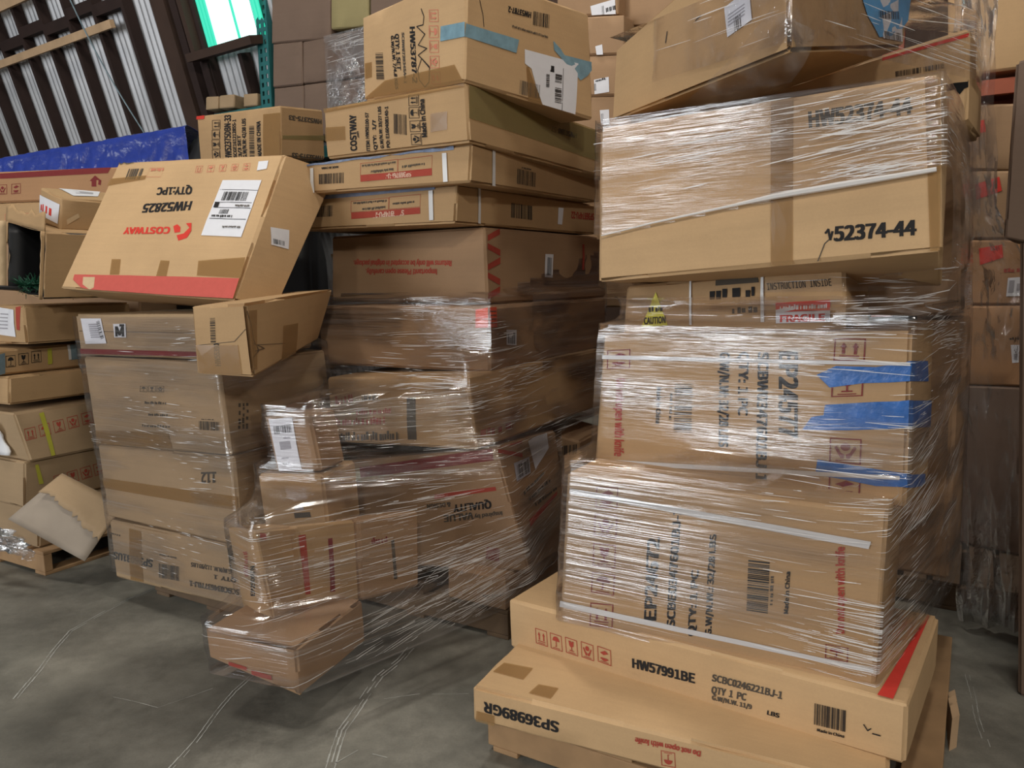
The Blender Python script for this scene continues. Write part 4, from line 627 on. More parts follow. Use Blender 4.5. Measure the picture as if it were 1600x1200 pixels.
 ('C1', 'F', 'dash', [0.815, 0.045, 0.965, 0.1, 0.808, 0.195], 6, 'ink', 'shipping_label'),
 ('C2', 'F', 'quad', [0.565, -0.049, 0.67, -0.015, 0.657, 0.264, 0.545, 0.222], None, 'paper', 'shipping_label'),
 ('C3', 'F', 'quad', [0.508, 0.04, 0.735, 0.085, 0.73, 0.456, 0.501, 0.399], None, 'paper', 'shipping_label'),
 ('C3', 'F', 'dash', [0.525, 0.338, 0.686, 0.387, 0.523, 0.398], 6, 'ink', 'shipping_label'),
 ('C3', 'F', 'bar', [0.508, 0.12, 0.538, 0.126, 0.503, 0.3], 4, 'ink', 'shipping_label'),
 ('C4', 'F', 'quad', [0.579, 0.426, 0.706, 0.442, 0.697, 0.736, 0.565, 0.727], None, 'paper', 'shipping_label'),
 ('C4', 'F', 'bar', [0.589, 0.489, 0.622, 0.497, 0.584, 0.656], 4, 'ink', 'shipping_label'),
 ('E2', 'F', 'quad', [0.273, 0.551, 0.38, 0.586, 0.37, 0.769, 0.253, 0.747], None, 'redb', 'red_tape'),
 ('E3', 'F', 'quad', [0.29, 0.582, 0.53, 0.708, 0.506, 0.913, 0.278, 0.807], None, 'redb', 'red_tape'),
 ('E4', 'F', 'quad', [0.326, 0.616, 0.541, 0.732, 0.53, 0.927, 0.314, 0.87], None, 'redb', 'red_tape'),
 ('E4', 'F', 'dash', [0.546, 0.494, 0.793, 0.525, 0.546, 0.557], 7, 'red', None),
 ('E4', 'F', 'quad', [0.568, 0.134, 0.725, 0.145, 0.725, 0.434, 0.585, 0.419], None, 'paper', 'shipping_label'),
 ('E4', 'F', 'quad', [0.585, 0.188, 0.637, 0.194, 0.647, 0.385, 0.599, 0.38], None, 'grey', 'shipping_label'),
 ('E4', 'F', 'quad', [0.661, 0.226, 0.725, 0.233, 0.725, 0.336, 0.666, 0.331], None, 'grey', 'shipping_label'),
 ('E5', 'F', 'quad', [0.622, 0.293, 0.68, 0.301, 0.69, 0.52, 0.611, 0.518], None, 'paper', 'shipping_label'),
 ('E5', 'F', 'quad', [0.637, 0.33, 0.668, 0.331, 0.668, 0.41, 0.637, 0.409], None, 'grey', 'shipping_label'),
 ('E5', 'F', 'dash', [0.599, 0.577, 0.725, 0.586, 0.599, 0.611], 5, 'ink', None),
 ('T2', 'S', 'line', [0.005, 0.89, 0.031, 0.692, 0.034, 0.499, 0.078, 0.331, 0.013, 0.269, 0.002, 0.06], 0.006, 'seam', None),
 ('T2', 'S', 'line', [0.03, 0.453, 0.14, 0.325, 0.039, 0.339], 0.004, 'seam', None),
 ('T2', 'S', 'line', [0.028, 0.43, 0.41, 0.264], 0.002, 'seam', None),
 ('T2', 'S', 'quad', [-0.032, 0.129, 0.037, 0.086, 0.097, 0.888, 0.022, 0.897], None, 'tape', 'packing_tape.c'),
 ('T2', 'F', 'line', [0.099, 0.432, 0.743, 0.489, 0.957, 0.656], 0.002, 'ink2', None),
]
# ------------------------------------------------------------------ the setting
fl = MB(); fl.add([(-14, -14, 0), (14, -14, 0), (14, 16, 0), (-14, 16, 0)], [(0, 1, 2, 3)], 'concrete')
random.seed(5)
def scratch(pts, w, n=1):
    w *= .6
    for k in range(n):
        off = (k - (n - 1) / 2) * .014
        P = []
        for i in range(len(pts) - 1):
            a, b = Vector((*pts[i], 0)), Vector((*pts[i + 1], 0)); m = max(2, int((b - a).length / .04))
            P += [a.lerp(b, j / m) for j in range(m)]
        P.append(Vector((*pts[-1], 0)))
        for i in range(len(P) - 1):
            if random.random() < .12: continue
            d = (P[i + 1] - P[i]).normalized(); nn = Vector((-d.y, d.x, 0)); w0 = w * (.4 + random.random())
            o = nn * (off + .003 * math.sin(i * .7)) + Vector((0, 0, .0012))
            fl.add([P[i] + o - nn * w0, P[i + 1] + o - nn * w0, P[i + 1] + o + nn * w0, P[i] + o + nn * w0], [(0, 1, 2, 3)], 'chalk')
scratch([(-.44, 3.05), (-.47, 2.95), (-.53, 2.82), (-.57, 2.61), (-.60, 2.46), (-.59, 2.28), (-.585, 1.9)], .0035, 3)
scratch([(-1.02, 2.9), (-1.06, 2.73), (-1.08, 2.4), (-1.1, 2.2)], .003, 2)
scratch([(-.53, 2.64), (-.36, 2.68), (-.18, 2.68), (.05, 2.72)], .002, 1)
scratch([(-1.82, 3.75), (-1.89, 3.6), (-1.98, 3.27), (-1.92, 2.98), (-1.86, 2.7)], .003, 2)
scratch([(-.64, 2.2), (-.52, 2.34), (-.42, 2.3)], .002, 1); scratch([(1.50, 2.3), (1.58, 2.5), (1.70, 2.75)], .002, 2)
scratch([(-1.5, 2.7), (-1.3, 2.62), (-1.15, 2.75)], .0015, 1)
o = fl.build('floor'); tag(o, 'grey stained concrete warehouse floor with chalky scratch lines', 'floor', kind='structure')

D1 = Vector((-.82896, .5593, 0)); DU = Vector((-.14949, -.22156, .96362)); DN = -Vector((.53895, .79881, .26727)); P0 = Vector((-2.916, 7.0, 2.939))
def wp(s, t, n=0): return P0 + D1 * s + DU * t + DN * n
w = MB(); s0, s1, t0, t1 = -3.4, 6.5, -3.05, 3.2
N = int((s1 - s0) / .014)
vs = []
for i in range(N + 1):
    s = s0 + i * .014; d = [.0, .002, .018, .020, .016][i % 5]
    vs += [wp(s, t0, d), wp(s, t1, d)]
w.add(vs, [(2 * i, 2 * i + 2, 2 * i + 3, 2 * i + 1) for i in range(N)], 'steel_sheet')
wall = w.build('wall_left', smooth=True, sharp=60); tag(wall, 'corrugated metal wall on dark timber studs behind the left pallets', 'wall', kind='structure')
def wbar(name, sa, ta, sb, tb, n0, n1, mat, lab=None):
    m = MB(); a = wp(sa, ta, n0); m.box(a, wp(sb, ta, n0) - a, wp(sa, tb, n0) - a, DN * (n1 - n0), mat); q = m.build(name, wall)
    if lab: q['label'] = lab
for k in range(-3, 15):
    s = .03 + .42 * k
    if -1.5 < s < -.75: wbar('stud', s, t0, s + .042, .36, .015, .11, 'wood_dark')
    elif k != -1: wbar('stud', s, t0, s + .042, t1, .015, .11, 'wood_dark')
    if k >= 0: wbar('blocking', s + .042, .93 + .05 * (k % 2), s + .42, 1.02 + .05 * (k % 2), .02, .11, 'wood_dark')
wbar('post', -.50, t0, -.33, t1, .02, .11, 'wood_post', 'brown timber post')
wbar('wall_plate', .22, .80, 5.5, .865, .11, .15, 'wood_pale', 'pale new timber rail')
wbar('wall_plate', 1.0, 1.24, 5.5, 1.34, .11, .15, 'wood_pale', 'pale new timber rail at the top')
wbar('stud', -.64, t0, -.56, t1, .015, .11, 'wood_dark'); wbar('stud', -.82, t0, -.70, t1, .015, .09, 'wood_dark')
# green lit window of corrugated translucent sheet
wd = MB(); a = wp(-1.50, .38, .10); wd.box(a, D1 * .78, DU * .06, DN * .12, 'wood_post'); a = wp(-.77, .44, .06); wd.box(a, D1 * .05, DU * 2.4, DN * .10, 'wood_post')
win = wd.build('window_1'); tag(win, 'translucent panel window glowing white and green in the metal wall', 'window', kind='structure')
for nm, sa, sb, mt in (('pane', -.77, -.93, 'day_green'), ('pane', -.93, -1.19, 'day_white'), ('pane', -1.19, -1.22, 'day_green'), ('pane', -1.22, -1.42, 'day_white'), ('pane', -1.42, -1.52, 'day_green')):
    m = MB(); vs = []
    K = max(2, int(abs(sb - sa) / .02))
    for i in range(K + 1):
        s = sa + (sb - sa) * i / K; vs += [wp(s, .44, .06 + .006 * (i % 2)), wp(s, 2.6, .06 + .006 * (i % 2))]
    m.add(vs, [(2 * i, 2 * i + 1, 2 * i + 3, 2 * i + 2) for i in range(K)], mt); m.build(nm, win)
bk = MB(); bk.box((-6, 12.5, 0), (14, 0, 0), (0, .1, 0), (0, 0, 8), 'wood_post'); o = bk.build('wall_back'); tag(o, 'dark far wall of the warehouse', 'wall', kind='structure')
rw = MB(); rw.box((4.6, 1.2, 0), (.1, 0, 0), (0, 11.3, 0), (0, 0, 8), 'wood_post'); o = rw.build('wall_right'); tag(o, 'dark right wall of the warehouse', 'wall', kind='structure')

dr = MB(); A = Vector((-10.05, -3.6, 0)); ed = Vector((-.4226, .9063, 0)) ; nn_ = Vector((.9063, .4226, 0))  # door frame added out of view around the left area light
for s_ in (-2.95, 2.75): dr.box(A + ed * s_ - nn_ * .1, ed * .2, nn_ * .2, (0, 0, 5), 'wood_post')
dr.box(A - ed * 2.95 - nn_ * .1 + Vector((0, 0, 4.8)), ed * 5.9, nn_ * .2, (0, 0, .25), 'wood_post'); o = dr.build('added_door_1'); tag(o, 'added unseen door frame around the left area light', 'door', kind='structure')
# ------------------------------------------------------------------ cartons
FC = {'F': (0, 1, 5, 4), 'S': (1, 2, 6, 5), 'T': (4, 5, 6, 7), 'U': (0, 1, 2, 3), 'K': (2, 3, 7, 6), 'W': (3, 0, 4, 7)}
FPAR = {'F': lambda u, v: (u, 0, v), 'S': lambda u, v: (1, u, v), 'T': lambda u, v: (u, v, 1), 'U': lambda u, v: (u, v, 0), 'K': lambda u, v: (1 - u, 1, v), 'W': lambda u, v: (0, 1 - u, v)}
class Hexa:
    def __init__(s, c, bulge=.006, crush=.010, seed=0):
        s.c = [Vector(x) for x in c]; c = s.c; s.seed = Vector((seed * 3.7, seed * 1.3, seed * 2.1)); s.bulge, s.crush = bulge, crush * 1.4
        s.len = ((c[1] - c[0]).length, (c[2] - c[1]).length, (c[5] - c[1]).length)
        s.mid = sum(c, Vector()) / 8
    def P(s, a, b, h):
        c = s.c; l = lambda p, q, t: p * (1 - t) + q * t
        lo = l(l(c[0], c[1], a), l(c[3], c[2], a), b); hi = l(l(c[4], c[5], a), l(c[7], c[6], a), b)
        return l(lo, hi, h)
    def face(s, f, u, v, eps=0):
        p = s.P(*FPAR[f](u, v)); e = 1e-3
        q = [s.c[i] for i in FC[f]]
        du = (q[1] - q[0]) * (1 - v) + (q[2] - q[3]) * v; dv = (q[3] - q[0]) * (1 - u) + (q[2] - q[1]) * u
        n = du.cross(dv).normalized()
        if n.dot(p - s.mid) < 0: n = -n
        wdw = max(0, 16 * u * (1 - u) * v * (1 - v)) ** .7
        d = wdw * (s.bulge + .0045 * noise.noise(p * 5 + s.seed) + .002 * noise.noise(p * 17 + s.seed))
        return p + n * (d + eps), n
    def size(s, f):
        q = [s.c[i] for i in FC[f]]
        return ((q[1] - q[0]).length + (q[2] - q[3]).length) / 2, ((q[3] - q[0]).length + (q[2] - q[1]).length) / 2
    def pull(s, abh, p):
        # rounded, slightly crushed edges and corners
        ex = [t in (0, 1) for t in abh]; k = sum(ex)
        if k < 2: return p
        d = Vector()
        for i, t in enumerate(abh):
            if ex[i]:
                x = list(abh); x[i] = 1 - t; q = s.P(*x) - p; d += q.normalized()
        cr = max(0, noise.noise(p * 9 + s.seed) + .15) * s.crush + max(0, noise.noise(p * 30 + s.seed)) * s.crush * .5
        return p + d * (.003 + cr * (1.6 if k == 3 else .8))
GLY = {}
def font(fn):
    try: return bpy.data.fonts.load(bpy.utils.system_resource('DATAFILES') + '/fonts/' + fn)
    except Exception: return None
SANS, MONO = font('Noto Sans CJK Regular.woff2'), font('DejaVuSansMono.woff2')
CAP = {}
for ft in (SANS, MONO):
    if ft:
        cu = bpy.data.curves.new('t', 'FONT'); cu.body = 'H'; cu.font = ft; ob = bpy.data.objects.new('t', cu); COL.objects.link(ob); bpy.context.view_layer.update(); CAP[ft] = ob.dimensions.y * 1.02
        bpy.data.objects.remove(ob); bpy.data.curves.remove(cu)
def glyphs(txt):
    if txt not in GLY:
        cu = bpy.data.curves.new('t', 'FONT'); cu.body = txt; cu.offset = .022; ft = MONO if txt == 'INSTRUCTION INSIDE' else SANS
        if ft: cu.font = ft
        cu.offset = 0 if ft else .022; cu.resolution_u = 3
        ob = bpy.data.objects.new('t', cu); COL.objects.link(ob); dg = bpy.context.evaluated_depsgraph_get(); dg.update()
        me = bpy.data.meshes.new_from_object(ob.evaluated_get(dg)); me.calc_loop_triangles()
        v = [(q.co.x, q.co.y) for q in me.vertices]; t = [tuple(x.vertices) for x in me.loop_triangles]
        x0 = min(q[0] for q in v); x1 = max(q[0] for q in v); ch = CAP.get(ft, .70)
        n = len(v); sh = () if ft is MONO or not ft else ((-.020, -.011), (.020, -.011), (-.020, .011), (.020, .011))   # bold: overlapping copies
        v2 = list(v); t2 = list(t)
        for k, (dx, dy) in enumerate(sh): v2 += [(q[0] + dx, q[1] + dy) for q in v]; t2 += [tuple(i + n * (k + 1) for i in x) for x in t]
        v, t = v2, t2; GLY[txt] = ([((q[0] - x0) / (x1 - x0), q[1] / ch) for q in v], t)
        bpy.data.objects.remove(ob); bpy.data.curves.remove(cu); bpy.data.meshes.remove(me)
    return GLY[txt]
def tess(pts):
    return [tuple(t) for t in tessellate_polygon([[Vector((x, y, 0)) for x, y in pts]])]
def Q(x0, y0, x1, y1): return [(x0, y0), (x1, y0), (x1, y1), (x0, y1)]
def disc(cx, cy, r, a0=0, a1=360, n=10): return [(cx + r * math.cos(math.radians(a0 + (a1 - a0) * i / n)), cy + r * math.sin(math.radians(a0 + (a1 - a0) * i / n))) for i in range(n + (a1 - a0 < 360))]
def icon_polys(k):
    f = .045; P = [Q(0, 0, 1, f), Q(0, 1 - f, 1, 1), Q(0, f, f, 1 - f), Q(1 - f, f, 1, 1 - f), Q(.2, .09, .8, .13)]
    if k == 0: P += [Q(.26, .3, .36, .62), [(.2, .6), (.42, .6), (.31, .82)], Q(.64, .3, .74, .62), [(.58, .6), (.8, .6), (.69, .82)], Q(.18, .2, .82, .25)]
    if k == 1: P += [disc(.5, .56, .3, 0, 180), Q(.47, .24, .53, .58), Q(.40, .2, .53, .25)]
    if k == 2: P += [[(.28, .84), (.34, .52), (.46, .45), (.54, .45), (.66, .52), (.72, .84), (.56, .84), (.5, .7), (.48, .84)], Q(.47, .26, .53, .46), Q(.32, .2, .68, .26)]
    if k == 3: P += [disc(.5, .66, .16), [(.15, .62), (.22, .7), (.36, .42), (.48, .36), (.46, .2), (.36, .2)], [(.85, .62), (.78, .7), (.64, .42), (.52, .36), (.54, .2), (.64, .2)]]
    if k == 4: P += [[(.2, .66), (.55, .84), (.82, .7), (.46, .54)], disc(.5, .46, .3, 200, 340, 8), Q(.2, .26, .8, .3)]
    return P
def mark_tris(kind, uv, arg, size):
    """list of triangles in face u,v"""
    pt = [(uv[i], uv[i + 1]) for i in range(0, len(uv), 2)]; W_, H_ = size
    def par(x, y):
        (a, b), (c, d), (e, f) = pt[:3]; return (a + (c - a) * x + (e - a) * y, b + (d - b) * x + (f - b) * y)
    def four(x, y):
        return tuple((pt[0][i] * (1 - x) + pt[1][i] * x) * (1 - y) + (pt[3][i] * (1 - x) + pt[2][i] * x) * y for i in (0, 1))
    T = []
    def poly(p, fn):
        T.extend([tuple(fn(*p[i]) for i in t) for t in tess(p)])
    idt = lambda x, y: (x, y)
    if kind == 'text':
        v, t = glyphs(arg); T = [tuple(par(*v[i]) for i in x) for x in t]
    elif kind == 'bar':
        rn = random.Random(int(abs(uv[0]) * 1e4) + arg); ws = [rn.choice((1, 1, 2, 3)) for _ in range(2 * arg)]; tot = sum(ws); x = 0
        for i, a in enumerate(ws):
            if i % 2 == 0: poly(Q(x / tot, 0, (x + a) / tot, 1), par)
            x += a
    elif kind == 'dash':      # print too faint to read
        rn = random.Random(arg + int(abs(uv[1]) * 999)); x = 0
        while x < 1:
            a = rn.uniform(.4, .9) / arg; y0, y1 = rn.choice(((0, .85), (.05, .7), (0, .7), (.1, 1))); poly(Q(x, y0, min(1, x + a), y1), par); x += a + rn.choice((.15, .2, .6)) / arg
    elif kind == 'icon':
        for p in icon_polys(arg): poly(p, par)
    elif kind == 'frame':
        for p in (Q(0, 0, 1, .03), Q(0, .97, 1, 1), Q(0, 0, .008, 1), Q(.992, 0, 1, 1)): poly(p, par)
    elif kind == 'quad': poly(Q(0, 0, 1, 1), four)
    elif kind == 'poly': poly(pt, idt)
    elif kind == 'line':
        m = [Vector((a * W_, b * H_)) for a, b in pt]
        for a, b in zip(m, m[1:]):
            d = b - a
            if d.length < 1e-6: continue
            d.normalize(); n = Vector((-d.y, d.x)) * arg / 2; a2, b2 = a - d * arg * .3, b + d * arg * .3
            poly([((q.x) / W_, q.y / H_) for q in (a2 - n, b2 - n, b2 + n, a2 + n)], idt)
    # split long triangles so that marks follow the bowed faces
    out = []; st = T
    L2 = lambda a, b: math.hypot((a[0] - b[0]) * W_, (a[1] - b[1]) * H_)
    while st:
        t = st.pop(); e = [L2(t[0], t[1]), L2(t[1], t[2]), L2(t[2], t[0])]; k = e.index(max(e))
        if e[k] > .09:
            a, b, c = t[k], t[(k + 1) % 3], t[(k + 2) % 3]; mm = ((a[0] + b[0]) / 2, (a[1] + b[1]) / 2); st += [(a, mm, c), (mm, b, c)]
        else: out.append(t)
    return out
HX = {}
def carton(key, label, group, mat='kraft', bulge=.006, crush=.010, skip=(), cat='box'):
    c = BOX[key]; seed = sum(map(ord, key)); hx = Hexa(c, bulge, crush, seed); HX[key] = hx
    base = sum((hx.c[i] for i in range(4)), Vector()) / 4
    m = MB(); idx = {}
    def ts(L):
        e = min(.01 / L, .1); n = max(2, min(12, int(L / .07))); return [0, e] + [e + (1 - 2 * e) * i / n for i in range(1, n)] + [1 - e, 1]
    tt = [ts(L) for L in hx.len]
    for f, (iu, iv) in dict(F=(0, 2), S=(1, 2), T=(0, 1), U=(0, 1), K=(0, 2), W=(1, 2)).items():
        if f in skip: continue
        tu, tv = tt[iu], tt[iv]; vs, uvs = [], []; W_, H_ = hx.size(f)
        for v in tv:
            for u in tu:
                abh = FPAR[f](u, v); p, n = hx.face(f, u, v); vs.append(hx.pull(abh, p) - base); uvs.append((u * W_, v * H_))
        nu = len(tu); fs = [(j * nu + i, j * nu + i + 1, (j + 1) * nu + i + 1, (j + 1) * nu + i) for j in range(len(tv) - 1) for i in range(nu - 1)]
        if (vs[1] - vs[0]).cross(vs[nu] - vs[0]).dot(sum(vs, Vector()) / len(vs) - (hx.mid - base)) < 0: fs = [x[::-1] for x in fs]
        m.add(vs, fs, mat, uvs)
    parts = {}; cnt = {}
    for (bk_, f, kind, uv, arg, mt, part) in MARKS:
        if bk_ != key: continue
        k = cnt[part] = cnt.get(part, -1) + 1
        eps = .0012 + .00012 * k if part is None else .0030 + .00035 * k
        if part and 'strap' in part: eps += .002
        if part and 'tape' in part and 'blue' not in part: eps = .0026
        tg = m if part is None else parts.setdefault(part, MB())
        rg = part is None or 'hole' not in part
        for t in mark_tris(kind, uv, arg, hx.size(f)):
            ce = .002 if part is None else 0; t = [(min(max(a, ce), 1 - ce), min(max(b, ce), 1 - ce)) for a, b in t]
            ps = []
            for a, b in t:
                p, n = hx.face(f, a, b, eps); ps.append(p - base)
            if (ps[1] - ps[0]).cross(ps[2] - ps[0]).dot(n) < 0: ps = ps[::-1]
            tg.add(ps, [(0, 1, 2)], mt)
    o = m.build('cardboard_box', smooth=True, sharp=28)
    # weld the face borders so that edges read as one skin
    bm = bmesh.new(); bm.from_mesh(o.data); bm.verts.ensure_lookup_table(); bmesh.ops.remove_doubles(bm, verts=bm.verts, dist=.0002); bm.to_mesh(o.data); bm.free()
    o.data.set_sharp_from_angle(angle=math.radians(28))
    o.location = base; tag(o, label, cat, group)
    for pn, pm in parts.items():
        q = pm.build(pn.split('.')[0]); q.parent = o
        if 'blue' in pn or 'red_tape' in pn: bm = bmesh.new(); bm.from_mesh(q.data); bmesh.ops.remove_doubles(bm, verts=bm.verts, dist=.008); bm.to_mesh(q.data); bm.free()
        lb = {'orange': 'bright orange', 'yellow': 'yellow triangular'}.get(pm.m[0])
        if lb: q['label'] = lb + ' sticker'
    return o
GR, GM, GL, GP = 'cartons stacked on the right pallet', 'cartons stacked on the middle pallet', 'cartons in the shrink-wrapped column left of centre', 'cartons on the far left pallet'
carton('R1', 'long flat tan carton at the very bottom of the right pallet, big code upside down', GR, 'kraft_light', .003, .012)
carton('R2', 'flat tan carton second from the bottom of the right pallet, red triangle on top', GR, 'kraft_light', .003, .008)
carton('R3', 'large wrapped carton with sideways black print and five red symbols in a column, right pallet', GR, 'kraft', .004, .008)
carton('R4', 'wrapped carton with torn blue tape strips, halfway up the right pallet', GR, 'kraft', .004, .014)
carton('R5', 'carton with yellow warning triangle and red fragile sticker, right pallet', GR, 'kraft', .006, .012)
carton('R6', 'wide tan carton half covered in shiny film, third from the top of the right pallet', GR, 'kraft_light', .004, .012)
carton('R7', 'battered tilted carton at the top of the right pallet with blue sheet', GR, 'kraft', .010, .045)
carton('R8', 'carton with thin red line and torn hole, wedged below the tilted top carton', GR, 'kraft_light', .006, .022)
carton('R9a', 'brown carton behind hazy film at the rear of the right pallet, lower one', GR, 'kraft_brown')
carton('R9b', 'brown carton behind hazy film at the rear of the right pallet, upper one', GR, 'kraft_brown')
carton('M_top', 'topmost carton of the middle pallet with torn white label and scribbled marker', GM, 'kraft_light', .004, .008)
carton('M_cost', 'carton second from the top of the middle pallet, sideways black lettering', GM, 'kraft', .006, .016)
carton('M_976', 'upper of two flat white-strapped cartons with dusty blue tape edges', GM, 'kraft', .003, .016)
carton('M_974', 'lower of two flat white-strapped cartons with dusty blue tape edges', GM, 'kraft', .003, .016)
carton('M_imp', 'carton with upside-down red notice and red chevron corner, below the strapped flat cartons', GM, 'kraft_brown', .006, .006)
carton('M_6', 'wrapped carton with an orange sticker on its corner, middle pallet', GM, 'kraft_brown', .006, .008)
carton('M_7b', 'tightly wrapped carton covered in shiny film streaks below the orange sticker carton', GM, 'kraft', .006, .012)
carton('M_7a', 'small wrapped carton jutting out left with a tall white shipping label', GM, 'kraft_brown', .004, .008)
carton('M_9b', 'small wrapped carton directly under the carton with the tall white label', GM, 'kraft', .004, .010)
carton('M_8', 'leaning wrapped carton with dark red top band, low on the middle pallet', GM, 'kraft_brown', .004, .012)
carton('M_10a', 'leftmost upright narrow wrapped carton low on the middle pallet', GM, 'kraft', .006, .008)
carton('M_10b', 'upright narrow wrapped carton with a red vertical stripe', GM, 'kraft', .006, .008)
carton('M_10c', 'third upright narrow wrapped carton from the left, dim behind film', GM, 'kraft_brown', .006, .008)
carton('M_11', 'crushed carton overhanging the floor at the bottom left of the middle pallet', GM, 'kraft_brown', .006, .026)
carton('M_12', 'low brown carton on the middle pallet floor beside the right pallet', GM, 'kraft_brown')
carton('M_9', 'dark carton at the back right of the middle pallet, in deep shade', GM, 'kraft_brown')
carton('L4', 'lowest carton of the shrink-wrapped left column, code printed upside down', GL, 'kraft_grey', .006, .008)
carton('L3', 'second lowest carton of the left column with a hand-written number and tape band', GL, 'kraft_grey', .004, .006)
carton('L2', 'large plain carton in the left column with small print and barcode', GL, 'kraft_grey', .004, .006)
carton('L1', 'shallow carton of the left column with white label and dark red band', GL, 'kraft_grey', .004, .008)
carton('T1', 'big carton leaning back with red bottom band and white shipping label', GL, 'kraft_light', .006, .032)
carton('T2', 'crumpled long carton jammed between the left column and the middle pallet', None, 'kraft', .004, .045)
carton('Bk33', 'carton standing behind the leaning carton, olive tape on its shaded side', None, 'kraft', .004, .012)
carton('G10', 'bottom carton on the far left pallet, behind the torn cardboard sheet', GP, 'kraft_grey', .006, .014)
carton('G9', 'carton second from the bottom of the far left pallet with red symbols', GP, 'kraft_grey', .006, .022)
carton('G8', 'torn pale carton with red symbols and yellow strap, far left pallet', GP, 'kraft_grey', .008, .016)
carton('G7', 'crumpled unmarked flat carton on the far left pallet', GP, 'kraft', .006, .030)
carton('G6', 'flat carton with black umbrella and glass symbols, far left pallet', GP, 'kraft', .004, .010)
carton('G5', 'dented carton with a white label at the left edge, under the open carton', GP, 'kraft', .006, .026)
g4 = carton('G4', 'open torn carton with green artificial tree inside', GP, 'kraft', .004, .010, skip=('F',))
carton('G3', 'small carton with red lettered white label, on top of the open carton', GP, 'kraft', .004, .014)
carton('G1', 'long carton with dark red band at the back of the far left group', GP, 'kraft_red', .003, .006)
carton('G2', 'long carton under the red banded one, small pink symbols', GP, 'kraft', .003, .006)
carton('G0', 'tall plain carton standing behind the far left pallet', GP, 'kraft_brown')
GB = 'dim brown cartons in the far wrapped stack'
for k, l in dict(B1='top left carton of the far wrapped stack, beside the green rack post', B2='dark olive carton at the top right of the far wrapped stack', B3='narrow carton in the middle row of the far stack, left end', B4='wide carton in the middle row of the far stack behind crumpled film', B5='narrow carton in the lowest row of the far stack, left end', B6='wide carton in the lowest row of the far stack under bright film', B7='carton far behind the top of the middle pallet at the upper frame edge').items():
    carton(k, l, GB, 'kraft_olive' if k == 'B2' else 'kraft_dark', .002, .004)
GC = 'white-labelled cartons in the rack between the pallets'
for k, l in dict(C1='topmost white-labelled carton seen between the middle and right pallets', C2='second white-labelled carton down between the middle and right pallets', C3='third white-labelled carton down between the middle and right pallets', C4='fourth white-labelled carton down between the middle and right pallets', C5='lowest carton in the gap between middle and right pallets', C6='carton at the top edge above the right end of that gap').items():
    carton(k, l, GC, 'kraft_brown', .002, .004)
GE = 'cartons with red tape in the right rear stack'
for k, l in dict(E1='topmost carton of the right rear stack, above the rust-coloured beam', E2='carton just below the rust-coloured beam in the right rear stack', E3='plain carton with wide red tape in the right rear stack', E4='carton with red lettering and square white label, right rear stack', E5='carton with short white label below the red lettered one', E6='lowest carton of the right rear stack, shade put into its dark colour').items():
    carton(k, l, GE, 'kraft_dark' if k == 'E6' else 'kraft_red' if k in ('E4', 'E5') else 'kraft_brown' if k != 'E1' else 'kraft', .002, .005)  # lowest carton takes the dark board to carry the shade lying there
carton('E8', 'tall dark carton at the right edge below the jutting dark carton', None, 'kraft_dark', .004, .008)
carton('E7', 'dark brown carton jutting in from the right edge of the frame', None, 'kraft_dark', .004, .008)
GF = 'tiny cartons on the green rack shelf'
for k, l in dict(F1='leftmost tiny carton on the green rack shelf', F2='tiny carton with red mark next to the leftmost on the green shelf', F3='tiny carton on the green shelf close to the rack post').items():
    carton(k, l, GF, 'kraft_grey', .001, .002)
# ------------------------------------------------------------------ flaps and torn cardboard
def patch(fn, nu, nv, mat, name, parent=None, thick=.004, m=None):
    own = m is None; m = m or MB(); vs = [Vector(fn(i / nu, j / nv)) for j in range(nv + 1) for i in range(nu + 1)]
    W_ = nu + 1; fs = [(j * W_ + i, j * W_ + i + 1, (j + 1) * W_ + i + 1, (j + 1) * W_ + i) for j in range(nv) for i in range(nu)]
    uvs = [(i / nu, j / nv) for j in range(nv + 1) for i in range(nu + 1)]
    m.add(vs, fs, mat, uvs)
    if not own: return m
    o = m.build(name, parent, smooth=True, sharp=60)
    if thick:
        so = o.modifiers.new('thickness', 'SOLIDIFY'); so.thickness = thick; so.offset = 0
    return o
def lerp4(a, b, c, d, u, v): return (Vector(a) * (1 - u) + Vector(b) * u) * (1 - v) + (Vector(d) * (1 - u) + Vector(c) * u) * v
h = HX['G4'].c
# inside walls of the open carton, coloured black for the shade within; its flaps
for nm, q in (('shaded_inner_wall', (1, 2, 6, 5)), ('shaded_inner_wall', (0, 3, 7, 4)), ('shaded_inner_wall', (0, 1, 2, 3)), ('shaded_inner_wall', (4, 5, 6, 7)), ('shaded_inner_wall', (3, 2, 6, 7))):
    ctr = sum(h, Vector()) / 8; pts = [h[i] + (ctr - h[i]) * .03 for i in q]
    patch(lambda u, v: lerp4(*pts, u, v), 6, 6, 'black_plastic_and_shade', nm, g4, .003)
random.seed(3)
fdir = (h[0] - h[3]).normalized()
def flap(a, b, L, dr, mat, nm, jag=.0):
    a, b = Vector(a), Vector(b); dr = Vector(dr).normalized(); rr = [random.random() for _ in range(13)]
    patch(lambda u, v: a.lerp(b, u) + dr * L * v * (1 - jag * rr[int(u * 12)]) + Vector((0, 0, .006 * math.sin(u * 9) * v)), 12, 4, mat, nm, g4, .005)
flap(h[4], h[0], .13, fdir * .35 + Vector((-.9, -.1, .05)), 'pale2', 'flap', .35)
flap(h[4], h[5], .10, fdir * .1 + Vector((.1, .2, .9)), 'kraft', 'flap', .4)
flap(h[1], h[5], .02, fdir, 'kraft_light', 'flap', .3)
